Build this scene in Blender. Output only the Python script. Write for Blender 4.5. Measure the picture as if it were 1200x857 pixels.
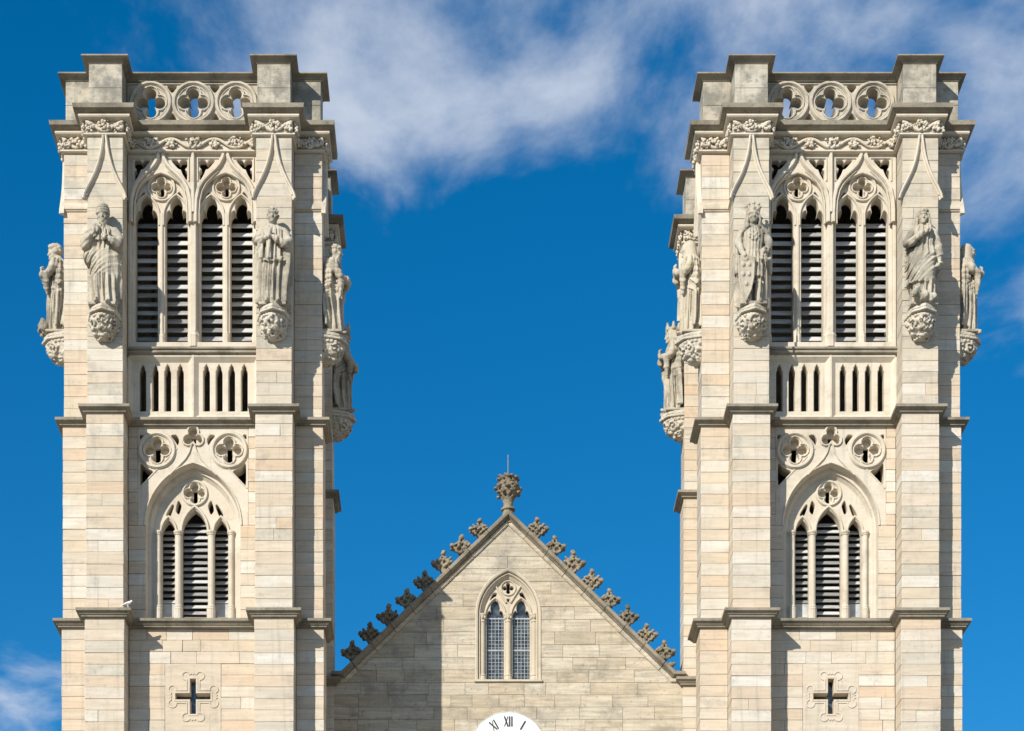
import bpy, bmesh, math, random
import numpy as np
from math import sin, cos, pi, sqrt, atan2, radians
from mathutils import Vector, Matrix, noise as mnoise

# ------------------------------------------------------------------ camera, sky, sun, exposure
scene = bpy.context.scene
for o in list(bpy.data.objects):
    bpy.data.objects.remove(o)
CAM_X, CAM_D, EYE = -1.352, 56.0, 1.6        # camera stands 56 m in front of the towers, a little left of the axis
cam_d = bpy.data.cameras.new('camera')
cam = bpy.data.objects.new('camera', cam_d)
scene.collection.objects.link(cam)
cam.location = (CAM_X, -CAM_D, EYE)
cam.rotation_euler = (radians(90), 0, 0)
cam_d.sensor_width = 36
cam_d.lens = 75.6
cam_d.shift_x = 0.05                          # rising-front lens: verticals stay upright
cam_d.shift_y = 1.033
cam_d.clip_end = 6000
scene.camera = cam

SUN_DIR = Vector((0.70, 1.0, -0.66)).normalized()      # the way the light travels
sun_el = math.asin(-SUN_DIR.z)
world = bpy.data.worlds.new('World')
scene.world = world
world.use_nodes = True
wn, wl = world.node_tree.nodes, world.node_tree.links
wn.clear()
def wnode(t, **kw):
    n = wn.new(t)
    for k, v in kw.items(): setattr(n, k, v)
    return n
def wmath(op, a, b=None, clamp=False):
    n = wnode('ShaderNodeMath', operation=op, use_clamp=clamp)
    for i, v in enumerate((a, b)):
        if v is None: continue
        if isinstance(v, (int, float)): n.inputs[i].default_value = v
        else: wl.new(v, n.inputs[i])
    return n.outputs[0]
sky = wnode('ShaderNodeTexSky', sky_type='NISHITA')
sky.sun_disc = False
sky.sun_elevation = sun_el
sky.sun_rotation = atan2(-SUN_DIR.x, -SUN_DIR.y)
sky.altitude = 200
sky.air_density = 1.0
sky.dust_density = 0.3
sky.ozone_density = 4.0
hsv = wnode('ShaderNodeHueSaturation')
hsv.inputs['Hue'].default_value = 0.485
hsv.inputs['Saturation'].default_value = 1.36
hsv.inputs['Value'].default_value = 1.0
wl.new(sky.outputs[0], hsv.inputs['Color'])
tint = wnode('ShaderNodeMix', data_type='RGBA', blend_type='MULTIPLY')
tint.inputs['Factor'].default_value = 1.0
tint.inputs[7].default_value = (1.0, 1.20, 1.42, 1)
wl.new(hsv.outputs[0], tint.inputs[6])
tc = wnode('ShaderNodeTexCoord')
sep = wnode('ShaderNodeSeparateXYZ')
wl.new(tc.outputs['Generated'], sep.inputs[0])
zc = wmath('MAXIMUM', sep.outputs[2], 0.03)
cx_ = wmath('DIVIDE', sep.outputs[0], zc)
cy_ = wmath('DIVIDE', sep.outputs[1], zc)
comb = wnode('ShaderNodeCombineXYZ')
wl.new(cx_, comb.inputs[0]); wl.new(cy_, comb.inputs[1])
n1 = wnode('ShaderNodeTexNoise'); n1.inputs['Scale'].default_value = 5.6
n1.inputs['Detail'].default_value = 9; n1.inputs['Roughness'].default_value = 0.58; n1.inputs['Distortion'].default_value = 0.2
mp = wnode('ShaderNodeMapping'); mp.inputs['Location'].default_value = (4.6, 1.35, 0.0)
mp.inputs['Rotation'].default_value = (0, 0, 0.0); mp.inputs['Scale'].default_value = (1.0, 0.62, 1)
wl.new(comb.outputs[0], mp.inputs[0]); wl.new(mp.outputs[0], n1.inputs['Vector'])
# one bank of cloud overhead with a clear gap over the roof, another far off to the left
bank = wmath('ADD', wmath('SUBTRACT', 1.725, cy_), wmath('MULTIPLY', wmath('POWER', wmath('MAXIMUM', wmath('SUBTRACT', cx_, 0.10), 0.0), 2.0), 1.5))
bank = wmath('MINIMUM', bank, wmath('MULTIPLY', wmath('ADD', cx_, 0.235), 1.6))
far = wmath('SUBTRACT', 0.16, wmath('SQRT', wmath('ADD', wmath('POWER', wmath('ADD', cx_, 0.66), 2.0), wmath('POWER', wmath('MULTIPLY', wmath('SUBTRACT', cy_, 3.05), 0.7), 2.0))))
bank = wmath('MAXIMUM', bank, far)
bank = wmath('MULTIPLY', bank, 1.7)
bank = wmath('MINIMUM', bank, 0.18)
bank = wmath('MAXIMUM', bank, -0.30)
cov = wmath('ADD', wmath('MULTIPLY', wmath('SUBTRACT', n1.outputs[0], 0.5), 1.25), wmath('ADD', bank, 0.5))
cm = wnode('ShaderNodeMapRange', interpolation_type='SMOOTHSTEP')
cm.inputs['From Min'].default_value = 0.44; cm.inputs['From Max'].default_value = 0.94
cm.inputs['To Min'].default_value = 0.0; cm.inputs['To Max'].default_value = 0.88
wl.new(cov, cm.inputs['Value'])
cmix = wnode('ShaderNodeMix', data_type='RGBA')
wl.new(cm.outputs[0], cmix.inputs['Factor'])
wl.new(tint.outputs[2], cmix.inputs[6])
cmix.inputs[7].default_value = (7.3, 8.0, 9.2, 1)
bg = wnode('ShaderNodeBackground'); bg.inputs['Strength'].default_value = 0.075
wl.new(cmix.outputs[2], bg.inputs[0])
wo = wnode('ShaderNodeOutputWorld'); wl.new(bg.outputs[0], wo.inputs[0])

sun_d = bpy.data.lights.new('sun', 'SUN')
sun_d.energy = 5.0; sun_d.angle = radians(0.5); sun_d.color = (1.0, 0.93, 0.82)
sun = bpy.data.objects.new('sun', sun_d)
scene.collection.objects.link(sun)
sun.rotation_euler = SUN_DIR.to_track_quat('-Z', 'Y').to_euler()
sun.location = (-40, -60, 60)

vs = scene.view_settings
vs.view_transform = 'Standard'; vs.look = 'None'; vs.exposure = 0.26; vs.gamma = 1.0
scene.render.resolution_x = 1024; scene.render.resolution_y = 731

# ------------------------------------------------------------------ materials
MATS = {}
def mat(name, build):
    m = bpy.data.materials.new(name); m.use_nodes = True
    nt = m.node_tree; nt.nodes.clear()
    out = nt.nodes.new('ShaderNodeOutputMaterial'); b = nt.nodes.new('ShaderNodeBsdfPrincipled')
    nt.links.new(b.outputs[0], out.inputs[0])
    build(nt, b); MATS[name] = m
    return m
class NT:
    def __init__(s, nt): s.n, s.l = nt.nodes, nt.links
    def new(s, t, **kw):
        n = s.n.new(t)
        for k, v in kw.items(): setattr(n, k, v)
        return n
    def put(s, v, sock):
        if isinstance(v, (int, float)): sock.default_value = v
        elif isinstance(v, tuple): sock.default_value = v if len(v) == len(sock.default_value) else (*v, 1)
        else: s.l.new(v, sock)
    def math(s, op, a, b=0.0, clamp=False):
        n = s.new('ShaderNodeMath', operation=op, use_clamp=clamp)
        s.put(a, n.inputs[0]); s.put(b, n.inputs[1]); return n.outputs[0]
    def mix(s, f, a, b, blend='MIX'):
        n = s.new('ShaderNodeMix', data_type='RGBA', blend_type=blend)
        s.put(f, n.inputs[0]); s.put(a, n.inputs[6]); s.put(b, n.inputs[7]); return n.outputs[2]
    def noise(s, vec, scale, detail=4, rough=0.55):
        n = s.new('ShaderNodeTexNoise')
        n.inputs['Scale'].default_value = scale; n.inputs['Detail'].default_value = detail; n.inputs['Roughness'].default_value = rough
        s.l.new(vec, n.inputs['Vector']); return n.outputs[0]
    def rng(s, v, a, b, c=0.0, d=1.0, smooth=True):
        n = s.new('ShaderNodeMapRange', interpolation_type='SMOOTHSTEP' if smooth else 'LINEAR')
        s.put(v, n.inputs[0])
        for i, x in enumerate((a, b, c, d)): n.inputs[i + 1].default_value = x
        return n.outputs[0]
    def ramp(s, f, stops):
        n = s.new('ShaderNodeValToRGB'); cr = n.color_ramp
        while len(cr.elements) < len(stops): cr.elements.new(0.5)
        for e, (p, c) in zip(cr.elements, stops): e.position = p; e.color = (*c, 1)
        s.l.new(f, n.inputs[0]); return n.outputs[0]

ALB = 0.83                                # overall reflectance of the limestone
def stone_mat(name, stops, streak=0.16, stain=0.35, stain_col=(0.25, 0.245, 0.215), per_block=True, bump=0.35,
              lichen=0.0, lichen_col=(0.42, 0.36, 0.10), stain_lo=0.52, rough=0.9, zgrey=0.0, speck=0.35, runs=0.25):
    def build(nt, b):
        t = NT(nt)
        geo = t.new('ShaderNodeNewGeometry'); oi = t.new('ShaderNodeObjectInfo')
        pos = geo.outputs['Position']
        if per_block:
            r = t.math('FRACT', t.math('ADD', oi.outputs['Random'], geo.outputs['Random Per Island']))
        else:
            r = t.noise(pos, 0.55, 3)
            r = t.rng(r, 0.3, 0.7, smooth=False)
        col = t.ramp(r, stops)
        off = t.new('ShaderNodeVectorMath', operation='ADD')
        cmb = t.new('ShaderNodeCombineXYZ')
        k = t.math('MULTIPLY', r, 37.0 if per_block else 0.0)
        for i in range(3): t.l.new(k, cmb.inputs[i])
        t.l.new(pos, off.inputs[0]); t.l.new(cmb.outputs[0], off.inputs[1])
        sc = t.new('ShaderNodeVectorMath', operation='MULTIPLY')
        t.l.new(off.outputs[0], sc.inputs[0]); sc.inputs[1].default_value = (1.1, 1.1, 13.0)
        bed = t.noise(sc.outputs[0], 1.0, 5, 0.6)
        f = t.rng(bed, 0.30, 0.72, 1.0 - streak, 1.0 + streak * 0.5, False)
        g = t.new('ShaderNodeCombineColor')
        for i in range(3): t.l.new(f, g.inputs[i])
        col = t.mix(1.0, col, g.outputs[0], 'MULTIPLY')
        cl = t.noise(off.outputs[0], 2.6, 4, 0.6)
        col = t.mix(t.rng(cl, 0.35, 0.75, 0.0, 0.35), col, (0.60, 0.485, 0.345))
        # grey weather stains with ragged edges
        s1 = t.noise(pos, 1.3, 10, 0.70)
        if zgrey:
            sx = t.new('ShaderNodeSeparateXYZ'); t.l.new(pos, sx.inputs[0])
            s1 = t.math('ADD', s1, t.rng(sx.outputs[2], 26.0, 37.0, 0.0, zgrey, False))
        sm = t.rng(s1, stain_lo, stain_lo + 0.2, 0.0, stain)
        col = t.mix(sm, col, stain_col)
        s2 = t.noise(pos, 9.0, 5, 0.7)
        col = t.mix(t.rng(s2, 0.56, 0.72, 0.0, speck), col, stain_col)
        if lichen:
            s3 = t.noise(pos, 2.3, 6, 0.7)
            col = t.mix(t.rng(s3, 0.55, 0.68, 0.0, lichen), col, lichen_col)
        if runs:
            vm = t.new('ShaderNodeVectorMath', operation='MULTIPLY'); t.l.new(pos, vm.inputs[0]); vm.inputs[1].default_value = (7.0, 7.0, 0.45)
            rs = t.noise(vm.outputs[0], 1.0, 6, 0.62)
            col = t.mix(t.rng(rs, 0.53, 0.70, 0.0, runs), col, stain_col)
        k_ = t.new('ShaderNodeCombineColor')
        for i in range(3): k_.inputs[i].default_value = ALB
        col = t.mix(1.0, col, k_.outputs[0], 'MULTIPLY')
        t.l.new(col, b.inputs['Base Color'])
        b.inputs['Roughness'].default_value = rough
        b.inputs['Specular IOR Level'].default_value = 0.25
        bm = t.new('ShaderNodeBump'); bm.inputs['Strength'].default_value = bump; bm.inputs['Distance'].default_value = 0.012
        h = t.math('ADD', t.noise(off.outputs[0], 22.0, 5, 0.65), t.math('MULTIPLY', bed, 0.8))
        t.l.new(h, bm.inputs['Height']); t.l.new(bm.outputs[0], b.inputs['Normal'])
    return mat(name, build)

CREAM = [(0.0, (0.70, 0.60, 0.465)), (0.16, (0.66, 0.555, 0.42)), (0.30, (0.745, 0.70, 0.605)), (0.44, (0.69, 0.55, 0.405)),
         (0.56, (0.64, 0.575, 0.465)), (0.70, (0.76, 0.72, 0.635)), (0.84, (0.68, 0.525, 0.375)), (0.93, (0.71, 0.635, 0.515)), (1.0, (0.62, 0.57, 0.475))]
UPPER = [(0.0, (0.61, 0.55, 0.44)), (0.3, (0.65, 0.60, 0.495)), (0.6, (0.585, 0.525, 0.42)), (0.8, (0.675, 0.595, 0.465)), (1.0, (0.62, 0.57, 0.475))]
GREYC = [(0.0, (0.60, 0.55, 0.45)), (0.3, (0.65, 0.61, 0.52)), (0.6, (0.58, 0.53, 0.43)), (1.0, (0.66, 0.60, 0.49))]
GABLE = [(0.0, (0.64, 0.55, 0.41)), (0.2, (0.54, 0.47, 0.35)), (0.4, (0.68, 0.62, 0.50)), (0.6, (0.59, 0.50, 0.365)), (0.8, (0.70, 0.63, 0.50)), (1.0, (0.57, 0.515, 0.405))]
stone_mat('ashlar', CREAM, zgrey=0.09, stain=0.42)
stone_mat('ashlar_upper', UPPER, stain=0.5, stain_lo=0.47, stain_col=(0.27, 0.265, 0.235), speck=0.5, bump=0.5)
stone_mat('ashlar_gable', GABLE, streak=0.36, stain=0.55, stain_lo=0.48, stain_col=(0.23, 0.215, 0.18), speck=0.7, bump=1.0, runs=0.2)
stone_mat('ashlar_pier', [(0, (0.56, 0.51, 0.415)), (0.5, (0.61, 0.565, 0.47)), (1, (0.54, 0.495, 0.40))], stain=0.8, stain_lo=0.41, stain_col=(0.20, 0.195, 0.165), speck=0.8, bump=0.9, runs=0.4)
stone_mat('tracery_top', [(0, (0.58, 0.52, 0.42)), (0.5, (0.63, 0.575, 0.475)), (1, (0.55, 0.50, 0.40))], per_block=False, streak=0.07, stain=0.6, stain_lo=0.46, bump=0.5, speck=0.6)
stone_mat('carved_gable', [(0, (0.60, 0.525, 0.40)), (0.5, (0.66, 0.59, 0.465)), (1, (0.56, 0.49, 0.375))], per_block=False, streak=0.07, stain=0.5, bump=0.4, speck=0.5)
stone_mat('carved', GREYC, per_block=False, streak=0.08, stain=0.45, bump=0.45, speck=0.4)
stone_mat('tracery', [(0, (0.68, 0.60, 0.48)), (0.5, (0.71, 0.65, 0.54)), (1, (0.645, 0.565, 0.45))], per_block=False, streak=0.07, stain=0.38, bump=0.25)
stone_mat('statue', [(0, (0.51, 0.455, 0.355)), (0.5, (0.57, 0.52, 0.42)), (1, (0.48, 0.42, 0.32))], per_block=False, streak=0.04,
          stain=0.8, stain_lo=0.44, bump=0.9, speck=0.65, stain_col=(0.19, 0.18, 0.15), lichen=0.12)
stone_mat('statue_lichen', [(0, (0.56, 0.505, 0.40)), (1, (0.60, 0.54, 0.42))], per_block=False, streak=0.04,
          stain=0.5, stain_lo=0.5, bump=0.5, speck=0.45, lichen=0.75)
stone_mat('weathered', [(0, (0.28, 0.25, 0.195)), (0.5, (0.355, 0.32, 0.25)), (1, (0.25, 0.225, 0.175))], per_block=False, streak=0.1,
          stain=0.75, stain_lo=0.44, stain_col=(0.13, 0.12, 0.095), bump=0.9, speck=0.8, lichen=0.3, lichen_col=(0.47, 0.44, 0.34))
stone_mat('crusted', [(0, (0.25, 0.215, 0.155)), (0.5, (0.33, 0.285, 0.205)), (1, (0.19, 0.16, 0.115))], per_block=False, streak=0.1,
          stain=0.8, stain_lo=0.44, stain_col=(0.10, 0.09, 0.07), bump=1.0, speck=0.7, lichen=0.25, lichen_col=(0.36, 0.27, 0.08))
stone_mat('mortar_gable', [(0, (0.46, 0.41, 0.325)), (1, (0.57, 0.51, 0.41))], per_block=False, streak=0.05, stain=0.5)
stone_mat('mortar', [(0, (0.36, 0.32, 0.26)), (1, (0.45, 0.40, 0.33))], per_block=False, streak=0.05, stain=0.4)
def simple(name, col, rough=0.6, metal=0.0, var=0.25, scale=6.0, spec=0.4, stretch=(1, 1, 1), island=False):
    def build(nt, b):
        t = NT(nt); geo = t.new('ShaderNodeNewGeometry')
        m = t.new('ShaderNodeVectorMath', operation='MULTIPLY')
        t.l.new(geo.outputs['Position'], m.inputs[0]); m.inputs[1].default_value = stretch
        n = t.noise(m.outputs[0], scale, 6, 0.65)
        if island:
            oi = t.new('ShaderNodeObjectInfo'); n = t.math('ADD', n, t.math('MULTIPLY', t.math('SUBTRACT', oi.outputs['Random'], 0.5), 0.45))
        dk = tuple(c * (1 - var) for c in col); lt = tuple(min(1, c * (1 + var)) for c in col)
        t.l.new(t.mix(t.rng(n, 0.3, 0.7), dk, lt), b.inputs['Base Color'])
        b.inputs['Roughness'].default_value = rough; b.inputs['Metallic'].default_value = metal
        b.inputs['Specular IOR Level'].default_value = spec
        bm = t.new('ShaderNodeBump'); bm.inputs['Strength'].default_value = 0.2; bm.inputs['Distance'].default_value = 0.01
        t.l.new(n, bm.inputs['Height']); t.l.new(bm.outputs[0], b.inputs['Normal'])
    return mat(name, build)
simple('louvre', (0.37, 0.37, 0.36), 0.8, var=0.4, scale=5, stretch=(0.6, 6, 6), island=True)
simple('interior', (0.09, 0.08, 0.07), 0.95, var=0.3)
simple('lead', (0.36, 0.38, 0.39), 0.5, var=0.2)
simple('iron', (0.10, 0.10, 0.10), 0.5, 0.6)
simple('dial', (0.74, 0.755, 0.745), 0.35, var=0.06, spec=0.5, scale=2.5)
simple('dial_rim', (0.45, 0.45, 0.43), 0.5, var=0.25)
simple('black_paint', (0.02, 0.02, 0.022), 0.5, var=0.2)
simple('feather', (0.75, 0.74, 0.72), 0.8, var=0.08)
simple('paving', (0.20, 0.18, 0.145), 0.9, var=0.2, scale=0.5)
simple('slate_blind', (0.42, 0.45, 0.46), 0.7, var=0.2, scale=3)
simple('slate', (0.10, 0.105, 0.115), 0.6, var=0.3, scale=4)
def glass_b(nt, b):
    t = NT(nt); geo = t.new('ShaderNodeNewGeometry')
    n = t.noise(geo.outputs['Position'], 7.0, 3)
    t.l.new(t.ramp(t.rng(n, 0.3, 0.7), [(0, (0.012, 0.016, 0.02)), (0.6, (0.035, 0.045, 0.052)), (1, (0.09, 0.105, 0.11))]), b.inputs['Base Color'])
    b.inputs['Roughness'].default_value = 0.18; b.inputs['Specular IOR Level'].default_value = 0.8
    bm = t.new('ShaderNodeBump'); bm.inputs['Strength'].default_value = 0.35; bm.inputs['Distance'].default_value = 0.02
    t.l.new(n, bm.inputs['Height']); t.l.new(bm.outputs[0], b.inputs['Normal'])
mat('glass', glass_b)

# ------------------------------------------------------------------ mesh helpers
COL = scene.collection
class MB:
    def __init__(s): s.v, s.f = [], []
    def add(s, vs, fs):
        n = len(s.v); s.v += [tuple(p) for p in vs]; s.f += [tuple(i + n for i in f) for f in fs]; return s
    def box(s, x0, x1, y0, y1, z0, z1):
        vs = [(x, y, z) for z in (z0, z1) for y in (y0, y1) for x in (x0, x1)]
        return s.add(vs, [(0, 2, 3, 1), (4, 5, 7, 6), (0, 1, 5, 4), (2, 6, 7, 3), (0, 4, 6, 2), (1, 3, 7, 5)])
    def bbox(s, x0, x1, y0, y1, z0, z1, b=0.006):
        # chamfered block
        vs, idx = [], {}
        X, Y, Z = (x0, x1), (y0, y1), (z0, z1)
        for i in (0, 1):
            for j in (0, 1):
                for k in (0, 1):
                    sx, sy, sz = (1, -1)[i] * b, (1, -1)[j] * b, (1, -1)[k] * b
                    for a, p in enumerate(((X[i], Y[j] + sy, Z[k] + sz), (X[i] + sx, Y[j], Z[k] + sz), (X[i] + sx, Y[j] + sy, Z[k]))):
                        idx[i, j, k, a] = len(vs); vs.append(p)
        I = idx; fs = []
        for i in (0, 1):
            fs.append([I[i, 0, 0, 0], I[i, 1, 0, 0], I[i, 1, 1, 0], I[i, 0, 1, 0]][::(1 if i else -1)])
            fs.append([I[0, i, 0, 1], I[1, i, 0, 1], I[1, i, 1, 1], I[0, i, 1, 1]][::(-1 if i else 1)])
            fs.append([I[0, 0, i, 2], I[1, 0, i, 2], I[1, 1, i, 2], I[0, 1, i, 2]][::(1 if i else -1)])
        for j in (0, 1):
            for k in (0, 1):
                fs.append([I[0, j, k, 1], I[1, j, k, 1], I[1, j, k, 2], I[0, j, k, 2]][::(1 if j ^ k else -1)])
                fs.append([I[j, 0, k, 2], I[j, 1, k, 2], I[j, 1, k, 0], I[j, 0, k, 0]][::(1 if j ^ k else -1)])
                fs.append([I[j, k, 0, 0], I[j, k, 1, 0], I[j, k, 1, 1], I[j, k, 0, 1]][::(1 if j ^ k else -1)])
        for i in (0, 1):
            for j in (0, 1):
                for k in (0, 1):
                    fs.append([I[i, j, k, 0], I[i, j, k, 1], I[i, j, k, 2]][::(-1 if (i + j + k) % 2 == 0 else 1)])
        return s.add(vs, fs)
    def prism(s, poly, y0, y1):          # polygon in (x,z), extruded in y
        n = len(poly)
        vs = [(x, y0, z) for x, z in poly] + [(x, y1, z) for x, z in poly]
        fs = [tuple(range(n)), tuple(range(2 * n - 1, n - 1, -1))] + [(i, i + n, (i + 1) % n + n, (i + 1) % n) for i in range(n)]
        return s.add(vs, fs)
    def sweep(s, path, prof, y0=0.0, closed=False):
        n, m = len(path), len(prof); vs = []
        for i in range(n):
            p = Vector(path[i])
            a = Vector(path[i - 1]) if (closed or i > 0) else None
            b = Vector(path[(i + 1) % n]) if (closed or i < n - 1) else None
            d1 = (p - a).normalized() if a is not None else None
            d2 = (b - p).normalized() if b is not None else None
            if d1 is None: d1 = d2
            if d2 is None: d2 = d1
            n1_, n2_ = Vector((-d1.y, d1.x)), Vector((-d2.y, d2.x))
            nn = n1_ + n2_
            if nn.length < 1e-6: nn = n1_
            nn.normalize(); k = 1.0 / max(0.35, nn.dot(n1_))
            for o, dy in prof: vs.append((p.x + nn.x * o * k, y0 + dy, p.y + nn.y * o * k))
        fs = []
        for i in range(n if closed else n - 1):
            j = (i + 1) % n
            for q in range(m):
                r = (q + 1) % m
                fs.append((i * m + q, i * m + r, j * m + r, j * m + q))
        if not closed:
            fs.append(tuple(range(m - 1, -1, -1))); fs.append(tuple((n - 1) * m + q for q in range(m)))
        return s.add(vs, fs)
    def lathe(s, prof, c=(0, 0), n=14, rot=0.0, a0=0.0, a1=2 * pi, sy=1.0):
        full = abs(a1 - a0 - 2 * pi) < 1e-6; k = n if full else n + 1; vs = []
        for r, z in prof:
            for i in range(k):
                t = a0 + (a1 - a0) * i / n + rot
                vs.append((c[0] + r * cos(t), c[1] + r * sin(t) * sy, z))
        fs = []
        for q in range(len(prof) - 1):
            for i in range(n):
                j = (i + 1) % k
                fs.append((q * k + i, (q + 1) * k + i, (q + 1) * k + j, q * k + j))
        fs.append(tuple(range(k))); fs.append(tuple((len(prof) - 1) * k + i for i in range(k - 1, -1, -1)))
        return s.add(vs, fs)
    def ball(s, c, r, n=8, m=6, rot=None):
        if isinstance(r, (int, float)): r = (r, r, r)
        vs = []
        for q in range(1, m):
            ph = pi * q / m
            for i in range(n):
                t = 2 * pi * i / n
                vs.append(Vector((r[0] * sin(ph) * cos(t), r[1] * sin(ph) * sin(t), r[2] * cos(ph))))
        vs += [Vector((0, 0, r[2])), Vector((0, 0, -r[2]))]
        if rot is not None: vs = [rot @ v for v in vs]
        vs = [v + Vector(c) for v in vs]; T, B = len(vs) - 2, len(vs) - 1; fs = []
        for q in range(m - 2):
            for i in range(n):
                j = (i + 1) % n
                fs.append((q * n + i, (q + 1) * n + i, (q + 1) * n + j, q * n + j))
        for i in range(n):
            j = (i + 1) % n
            fs.append((T, i, j)); fs.append((B, (m - 2) * n + j, (m - 2) * n + i))
        return s.add(vs, fs)
    def tube(s, pts, rad, n=8, balls=True):
        pts = [Vector(p) for p in pts]
        if isinstance(rad, (int, float)): rad = [rad] * len(pts)
        vs = []; up = Vector((0.13, 0.31, 0.94))
        for i, p in enumerate(pts):
            d = (pts[min(i + 1, len(pts) - 1)] - pts[max(i - 1, 0)]).normalized()
            a = d.cross(up)
            if a.length < 0.1: a = d.cross(Vector((1, 0, 0)))
            a.normalize(); b = d.cross(a)
            for k in range(n):
                t = 2 * pi * k / n
                vs.append(p + (a * cos(t) + b * sin(t)) * rad[i])
        fs = []
        for i in range(len(pts) - 1):
            for k in range(n):
                l = (k + 1) % n
                fs.append((i * n + k, i * n + l, (i + 1) * n + l, (i + 1) * n + k))
        fs.append(tuple(range(n - 1, -1, -1))); fs.append(tuple((len(pts) - 1) * n + k for k in range(n)))
        s.add(vs, fs)
        if balls:
            s.ball(pts[0], rad[0], 8, 6); s.ball(pts[-1], rad[-1], 8, 6)
        return s
    def ring(s, outline, prof):          # closed profile (offset, z) carried round a plan outline
        n, m = len(outline), len(prof); vs = []
        for o, z in prof: vs += [(x, y, z) for x, y in offset(outline, o)]
        fs = []
        for q in range(m):
            r = (q + 1) % m
            for i in range(n):
                j = (i + 1) % n
                fs.append((q * n + i, r * n + i, r * n + j, q * n + j))
        return s.add(vs, fs)
    def xform(s, M):
        s.v = [tuple(M @ Vector(p)) for p in s.v]; return s
    def mesh(s, name, m, smooth=False):
        me = bpy.data.meshes.new(name); me.from_pydata(s.v, [], s.f); me.update()
        bm = bmesh.new(); bm.from_mesh(me); bmesh.ops.recalc_face_normals(bm, faces=bm.faces); bm.to_mesh(me); bm.free()
        if smooth: me.polygons.foreach_set('use_smooth', [True] * len(me.polygons))
        me.materials.append(MATS[m]); return me

def offset(outline, o):
    n = len(outline); res = []
    for i in range(n):
        p, a, b = outline[i], outline[i - 1], outline[(i + 1) % n]
        d1 = Vector((p[0] - a[0], p[1] - a[1])).normalized(); d2 = Vector((b[0] - p[0], b[1] - p[1])).normalized()
        res.append((p[0] + (d1.y + d2.y) * o, p[1] - (d1.x + d2.x) * o))
    return res
def plan(a, b, c):
    side = [(-b, -b), (-b, -c), (-a, -c), (-a, -b), (a, -b), (a, -c), (b, -c)]; out = []
    for k in range(4):
        cs, sn = [(1, 0), (0, 1), (-1, 0), (0, -1)][k]
        out += [(x * cs - y * sn, x * sn + y * cs) for x, y in side]
    return out

def link(name, me, parent=None, loc=(0, 0, 0), rot=None):
    o = bpy.data.objects.new(name, me); COL.objects.link(o); o.location = loc
    if rot is not None: o.rotation_euler = rot
    if parent is not None: o.parent = parent
    return o
def thing(name, label, cat, loc=(0, 0, 0), group=None, me=None, rot=None):
    o = link(name, me, None, loc, rot); o['label'] = label; o['category'] = cat
    if group: o['group'] = group
    return o
CACHE = {}
def cached(key, fn):
    if key not in CACHE: CACHE[key] = fn()
    return CACHE[key]

def plate(loops, y0, y1, bevel=0.012):
    """flat stone plate in (x,z) with holes, chamfered arrises, from y0 (front) to y1; returns MB"""
    cu = bpy.data.curves.new('tmp', 'CURVE'); cu.dimensions = '2D'; cu.fill_mode = 'BOTH'
    cu.extrude = (y1 - y0) / 2 - bevel; cu.bevel_depth = bevel; cu.bevel_resolution = 0; cu.offset = -bevel
    for lp in loops:
        sp = cu.splines.new('POLY'); sp.points.add(len(lp) - 1)
        for p, q in zip(sp.points, lp): p.co = (q[0], q[1], 0, 1)
        sp.use_cyclic_u = True
    o = bpy.data.objects.new('tmp', cu); COL.objects.link(o)
    dg = bpy.context.evaluated_depsgraph_get()
    me = bpy.data.meshes.new_from_object(o.evaluated_get(dg))
    mb = MB(); ym = (y0 + y1) / 2
    mb.add([(v.co.x, ym - v.co.z, v.co.y) for v in me.vertices], [tuple(p.vertices) for p in me.polygons])
    bpy.data.objects.remove(o); bpy.data.curves.remove(cu); bpy.data.meshes.remove(me)
    return mb

# -------- 2-D outlines
def arc(cx, cz, r, t0, t1, n): return [(cx + r * cos(t0 + (t1 - t0) * i / n), cz + r * sin(t0 + (t1 - t0) * i / n)) for i in range(n + 1)]
def circle(cx, cz, r, n=36): return arc(cx, cz, r, 0, 2 * pi, n)[:-1]
def rect(x0, x1, z0, z1): return [(x0, z0), (x1, z0), (x1, z1), (x0, z1)]
def foil(cx, cz, d, r, k=4, rot=pi / 2, n=9, cusp=None, dl=2.05):
    h = pi / k
    if cusp is None:
        q = d * cos(h) + sqrt(max(1e-6, r * r - (d * sin(h)) ** 2)); dl = atan2(q * sin(h), q * cos(h) - d)
    out = []
    for i in range(k):
        ph = rot + 2 * pi * i / k
        A = arc(cx + d * cos(ph), cz + d * sin(ph), r, ph - dl, ph + dl, n)
        if cusp is None: out += A[:-1]
        else: out += A + [(cx + cusp * cos(ph + h), cz + cusp * sin(ph + h))]
    return out
def parch(cx, zs, hw, rise, n=10):       # pointed arch, left springing -> apex -> right springing
    R = (hw * hw + rise * rise) / (2 * hw); e = R - hw; t = atan2(rise, -e) if e < 0 else pi - atan2(rise, e)
    t = atan2(rise, -e)
    L = arc(cx + e, zs, R, pi, t, n)
    return L[:-1] + [(cx, zs + rise)] + [(2 * cx - x, z) for x, z in reversed(L[:-1])]
def lancet(cx, z0, zs, hw, rise, n=10): return [(cx + hw, z0)] + list(reversed(parch(cx, zs, hw, rise, n))) + [(cx - hw, z0)]
def trelancet(cx, z0, zs, w, h):         # light with a cusped trefoil head
    L = [(cx - w, z0), (cx - w, zs)]
    for i in range(1, 7):
        t = i / 6; L.append((cx - w + 0.42 * w * t ** 1.7, zs + 0.62 * h * 0.62 * sin(t * pi / 2)))
    cxp, czp = L[-1]
    L.append((cxp + 0.10 * w, czp - 0.10 * h))
    for i in range(1, 9):
        t = i / 8; x = cx - 0.56 * w * cos(t * pi / 2) ** 0.8; L.append((x if i < 8 else cx, czp + (zs + h - czp) * sin(t * pi / 2) ** 0.9 if i < 8 else zs + h * 1.04))
    return L + [(2 * cx - x, z) for x, z in reversed(L[:-1])]
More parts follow.
